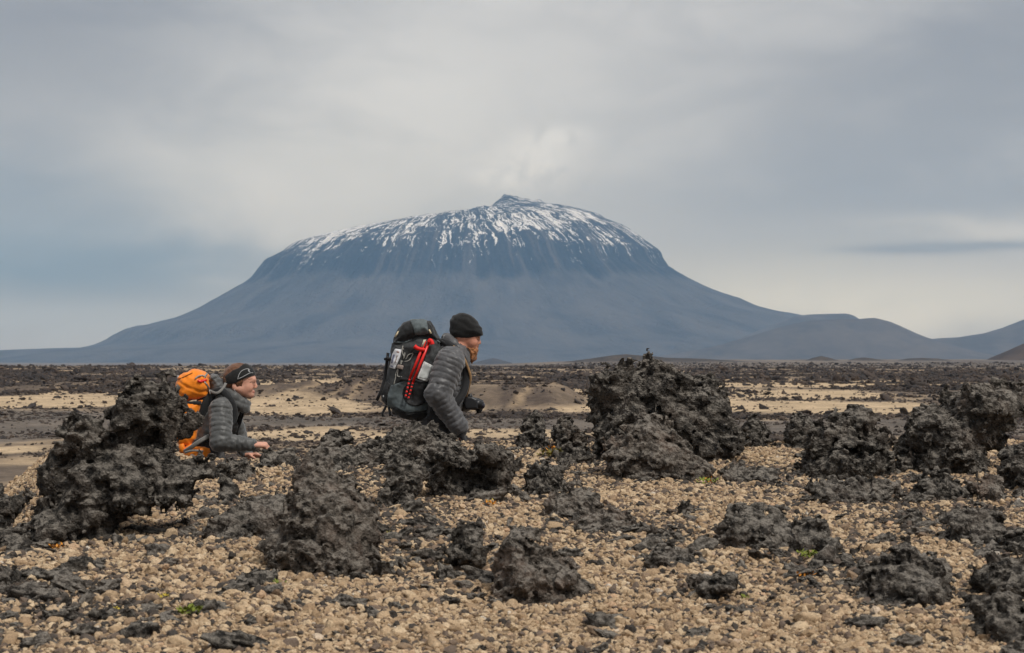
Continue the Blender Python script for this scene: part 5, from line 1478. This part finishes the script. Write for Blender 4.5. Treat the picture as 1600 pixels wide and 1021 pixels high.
    def drape(pts, off=.004, n=4, flds=None):
        o = []; last = 12.55
        for a in curve([c2(*v) for v in pts], n):
            w = p(*a); ys = [v for v in (front(k, w[0], w[2]) for k in (flds or (lidf, pf))) if v is not None]
            last = min(ys) if ys else last; o.append((w[0], last - off, w[2]))
        return o
    mk('lid_seam', *tube(drape([(176, 228), (215, 218), (262, 196), (300, 176)]), .0035, 6), mat('dark_orange_seam', (.20, .06, .01), .8), lid)  # lid seam in a darker orange than its cloth
    mk('side_strap', *tube(drape([(245, 428), (300, 428), (370, 424)], .007), .012, 6, flat=.004), MT['packblack'], bp)
    mk('buckle', *tube(drape([(302, 424), (330, 424)], .012), .013, 6, flat=.006), MT['greystrap'], bp)
    mk('back_pad', *tube(curve([p(*c2(432, 350), -.05), p(*c2(392, 410), -.06), p(*c2(362, 480), -.06), p(*c2(345, 560), -.05)], 4), .050, 10, flat=.05), MT['packblack'], bp)
    mk('tag_loop', *tube([p(*c2(158, 205), -.05), p(*c2(176, 218), -.08)], .008, 6, flat=.004), MT['trim'], bp)
    for sd in (-1, 1):
        pts = curve([p(*c2(430, 350), sd * .08), p(*c2(490, 335), sd * .105), p(*c2(545, 330), sd * .115), p(*c2(600, 385), sd * .125), p(*c2(640, 470), sd * .125), p(*c2(640, 560), sd * .13), p(*c2(560, 650), sd * .16), p(*c2(440, 720), sd * .165), p(*c2(330, 760), sd * .15)], 6)
        mk('shoulder_strap', *tube(pts, .024, 10, flat=.010), MT['packblack'], bp)
        mk('load_lifter', *tube(curve([p(*c2(425, 320), sd * .10), p(*c2(500, 345), sd * .135), p(*c2(548, 310), sd * .12), p(*c2(570, 262), sd * .09)], 4), .009, 6, flat=.004), MT['greystrap'], bp)
        pts = curve([p(*c2(250, 800), sd * .10), p(*c2(300, 838), sd * .165), p(*c2(380, 842), sd * .17), p(*c2(450, 848), sd * .12), p(*c2(475, 850), 0)], 5)
        mk('hip_belt', *tube(pts, .042, 10, flat=.022), MT['orange'], bp)
        pts = curve([p(*c2(250, 836), sd * .19), p(*c2(300, 820), sd * .205), p(*c2(350, 818), sd * .207), p(*c2(402, 826), sd * .19)], 4)
        mk('belt_strap', *tube(pts, .007, 6, flat=.004), MT['greystrap'], bp)
    mk('lower_strap', *tube(curve([p(*c2(225, 835), -.13), p(*c2(290, 800), -.19), p(*c2(370, 745), -.215), p(*c2(455, 695), -.20)], 4), .014, 6, flat=.004), MT['greystrap'], bp)
    mk('belt_pocket', *tube([p(*c2(196, 800), -.12), p(*c2(232, 800), -.13)], .034, 8, flat=.022), MT['orange'], bp)
    o = thing('carabiner', 'small red and silver carabiner clipped high on the orange backpack', 'carabiner', p(*c2(380, 235), -.15))
    mk('gate', *tube(drape([(352, 236), (372, 248), (395, 240), (412, 238)], .012), .009, 6), MT['red'], o)
    mk('cord_loop', *tube(drape([(330, 225), (352, 205), (385, 198), (405, 212), (395, 180)], .010), .0055, 6), MT['cord'], o)
    mk('clip', *tube(drape([(400, 250), (425, 285), (440, 330), (446, 352)], .008), .006, 6), MT['metal'], o)

build_woman()

# ------------------------------------------------------------------ the few small plants in the gravel
def tuft(label, name, px, py, r, col, seed, n=26, flower=None):
    d = bank_row(py); x = (px - 800) * KK * d; z = float(H(x, d)) + 0.008
    rg = np.random.default_rng(seed)
    def leaves(k, rad, ln, up):
        V, F = [], []
        for _ in range(k):
            a = rg.uniform(0, 6.28); q = rad * math.sqrt(rg.random()); c = np.array((x + q * math.cos(a), d + q * math.sin(a), z + rg.uniform(0, up)))
            b = rg.uniform(0, 6.28); t = np.array((math.cos(b), math.sin(b), rg.uniform(.2, 1.1))); t /= np.linalg.norm(t); w = np.cross(t, (0, 0, 1.0)); w /= np.linalg.norm(w) + 1e-6
            L = ln * rg.uniform(.6, 1.3); nrm = np.cross(w, t); o = len(V)
            V += [c, c + t * L * .5 + w * L * .28, c + t * L + nrm * L * .1, c + t * L * .5 - w * L * .28, c + t * L * .5 + nrm * L * .12]
            F += [(o, o + 1, o + 4), (o + 1, o + 2, o + 4), (o + 2, o + 3, o + 4), (o + 3, o, o + 4)]
        return np.array(V), F
    o = thing('moss_tuft' if name == 'moss' else 'herb_tuft', label, 'plant', (x, d, z), 'tiny plants in the gravel')
    mk('foliage', *leaves(n, r, r * .55, r * .5), PLANT[col], o)
    if flower: mk('blossom', *leaves(9, r * .6, r * .4, r * .9), PLANT[flower], o)
PLANT = {'green': mat('moss_green', (.17, .20, .025), .7), 'olive': mat('olive_leaf', (.20, .17, .04), .8), 'orange': mat('orange_leaf', (.62, .25, .03), .7), 'yellow': mat('yellow_leaf', (.52, .40, .05), .7)}
tuft('bright green moss tuft on the gravel low at left', 'moss', 297, 964, .036, 'green', 1, 60)
tuft('yellow green moss speck left of the bright green tuft', 'moss', 257, 945, .018, 'yellow', 2, 26)
tuft('yellow moss speck below the long flat flake', 'moss', 184, 963, .016, 'yellow', 3, 22)
tuft('green moss speck touching the small worn hump', 'moss', 440, 924, .020, 'green', 4, 26)
tuft('orange leaved herb sprig below the hollowed black rock', 'herb', 769, 792, .032, 'orange', 5, 20, 'yellow')
tuft('green moss patch on the crest left of the fin of lava', 'moss', 560, 726, .036, 'green', 6, 50)
tuft('green herb with orange tips at the foot of the brownish boulder', 'herb', 1106, 764, .042, 'green', 7, 30, 'orange')
tuft('green moss patch in the right gravel above the stub', 'moss', 1264, 878, .036, 'green', 8, 60)
tuft('orange leaved herb sprig between the log and the stub', 'herb', 1256, 908, .028, 'orange', 9, 22)
tuft('orange speck of lichen herb below the big left outcrop', 'herb', 90, 858, .026, 'orange', 10, 24)
tuft('rusty dry herb patch between the crest knobs and the tallest rock', 'herb', 862, 714, .060, 'olive', 11, 60, 'orange')
tuft('yellow moss speck at the foot of the layered rock', 'moss', 1288, 764, .026, 'yellow', 12, 26)
tuft('olive moss speck right of the brown boulder', 'moss', 612, 846, .026, 'olive', 13, 30)
tuft('green moss speck below the ragged rock near the right edge', 'moss', 1560, 938, .020, 'green', 14, 26)
tuft('green moss speck under the long black log', 'moss', 1164, 936, .018, 'green', 15, 22)
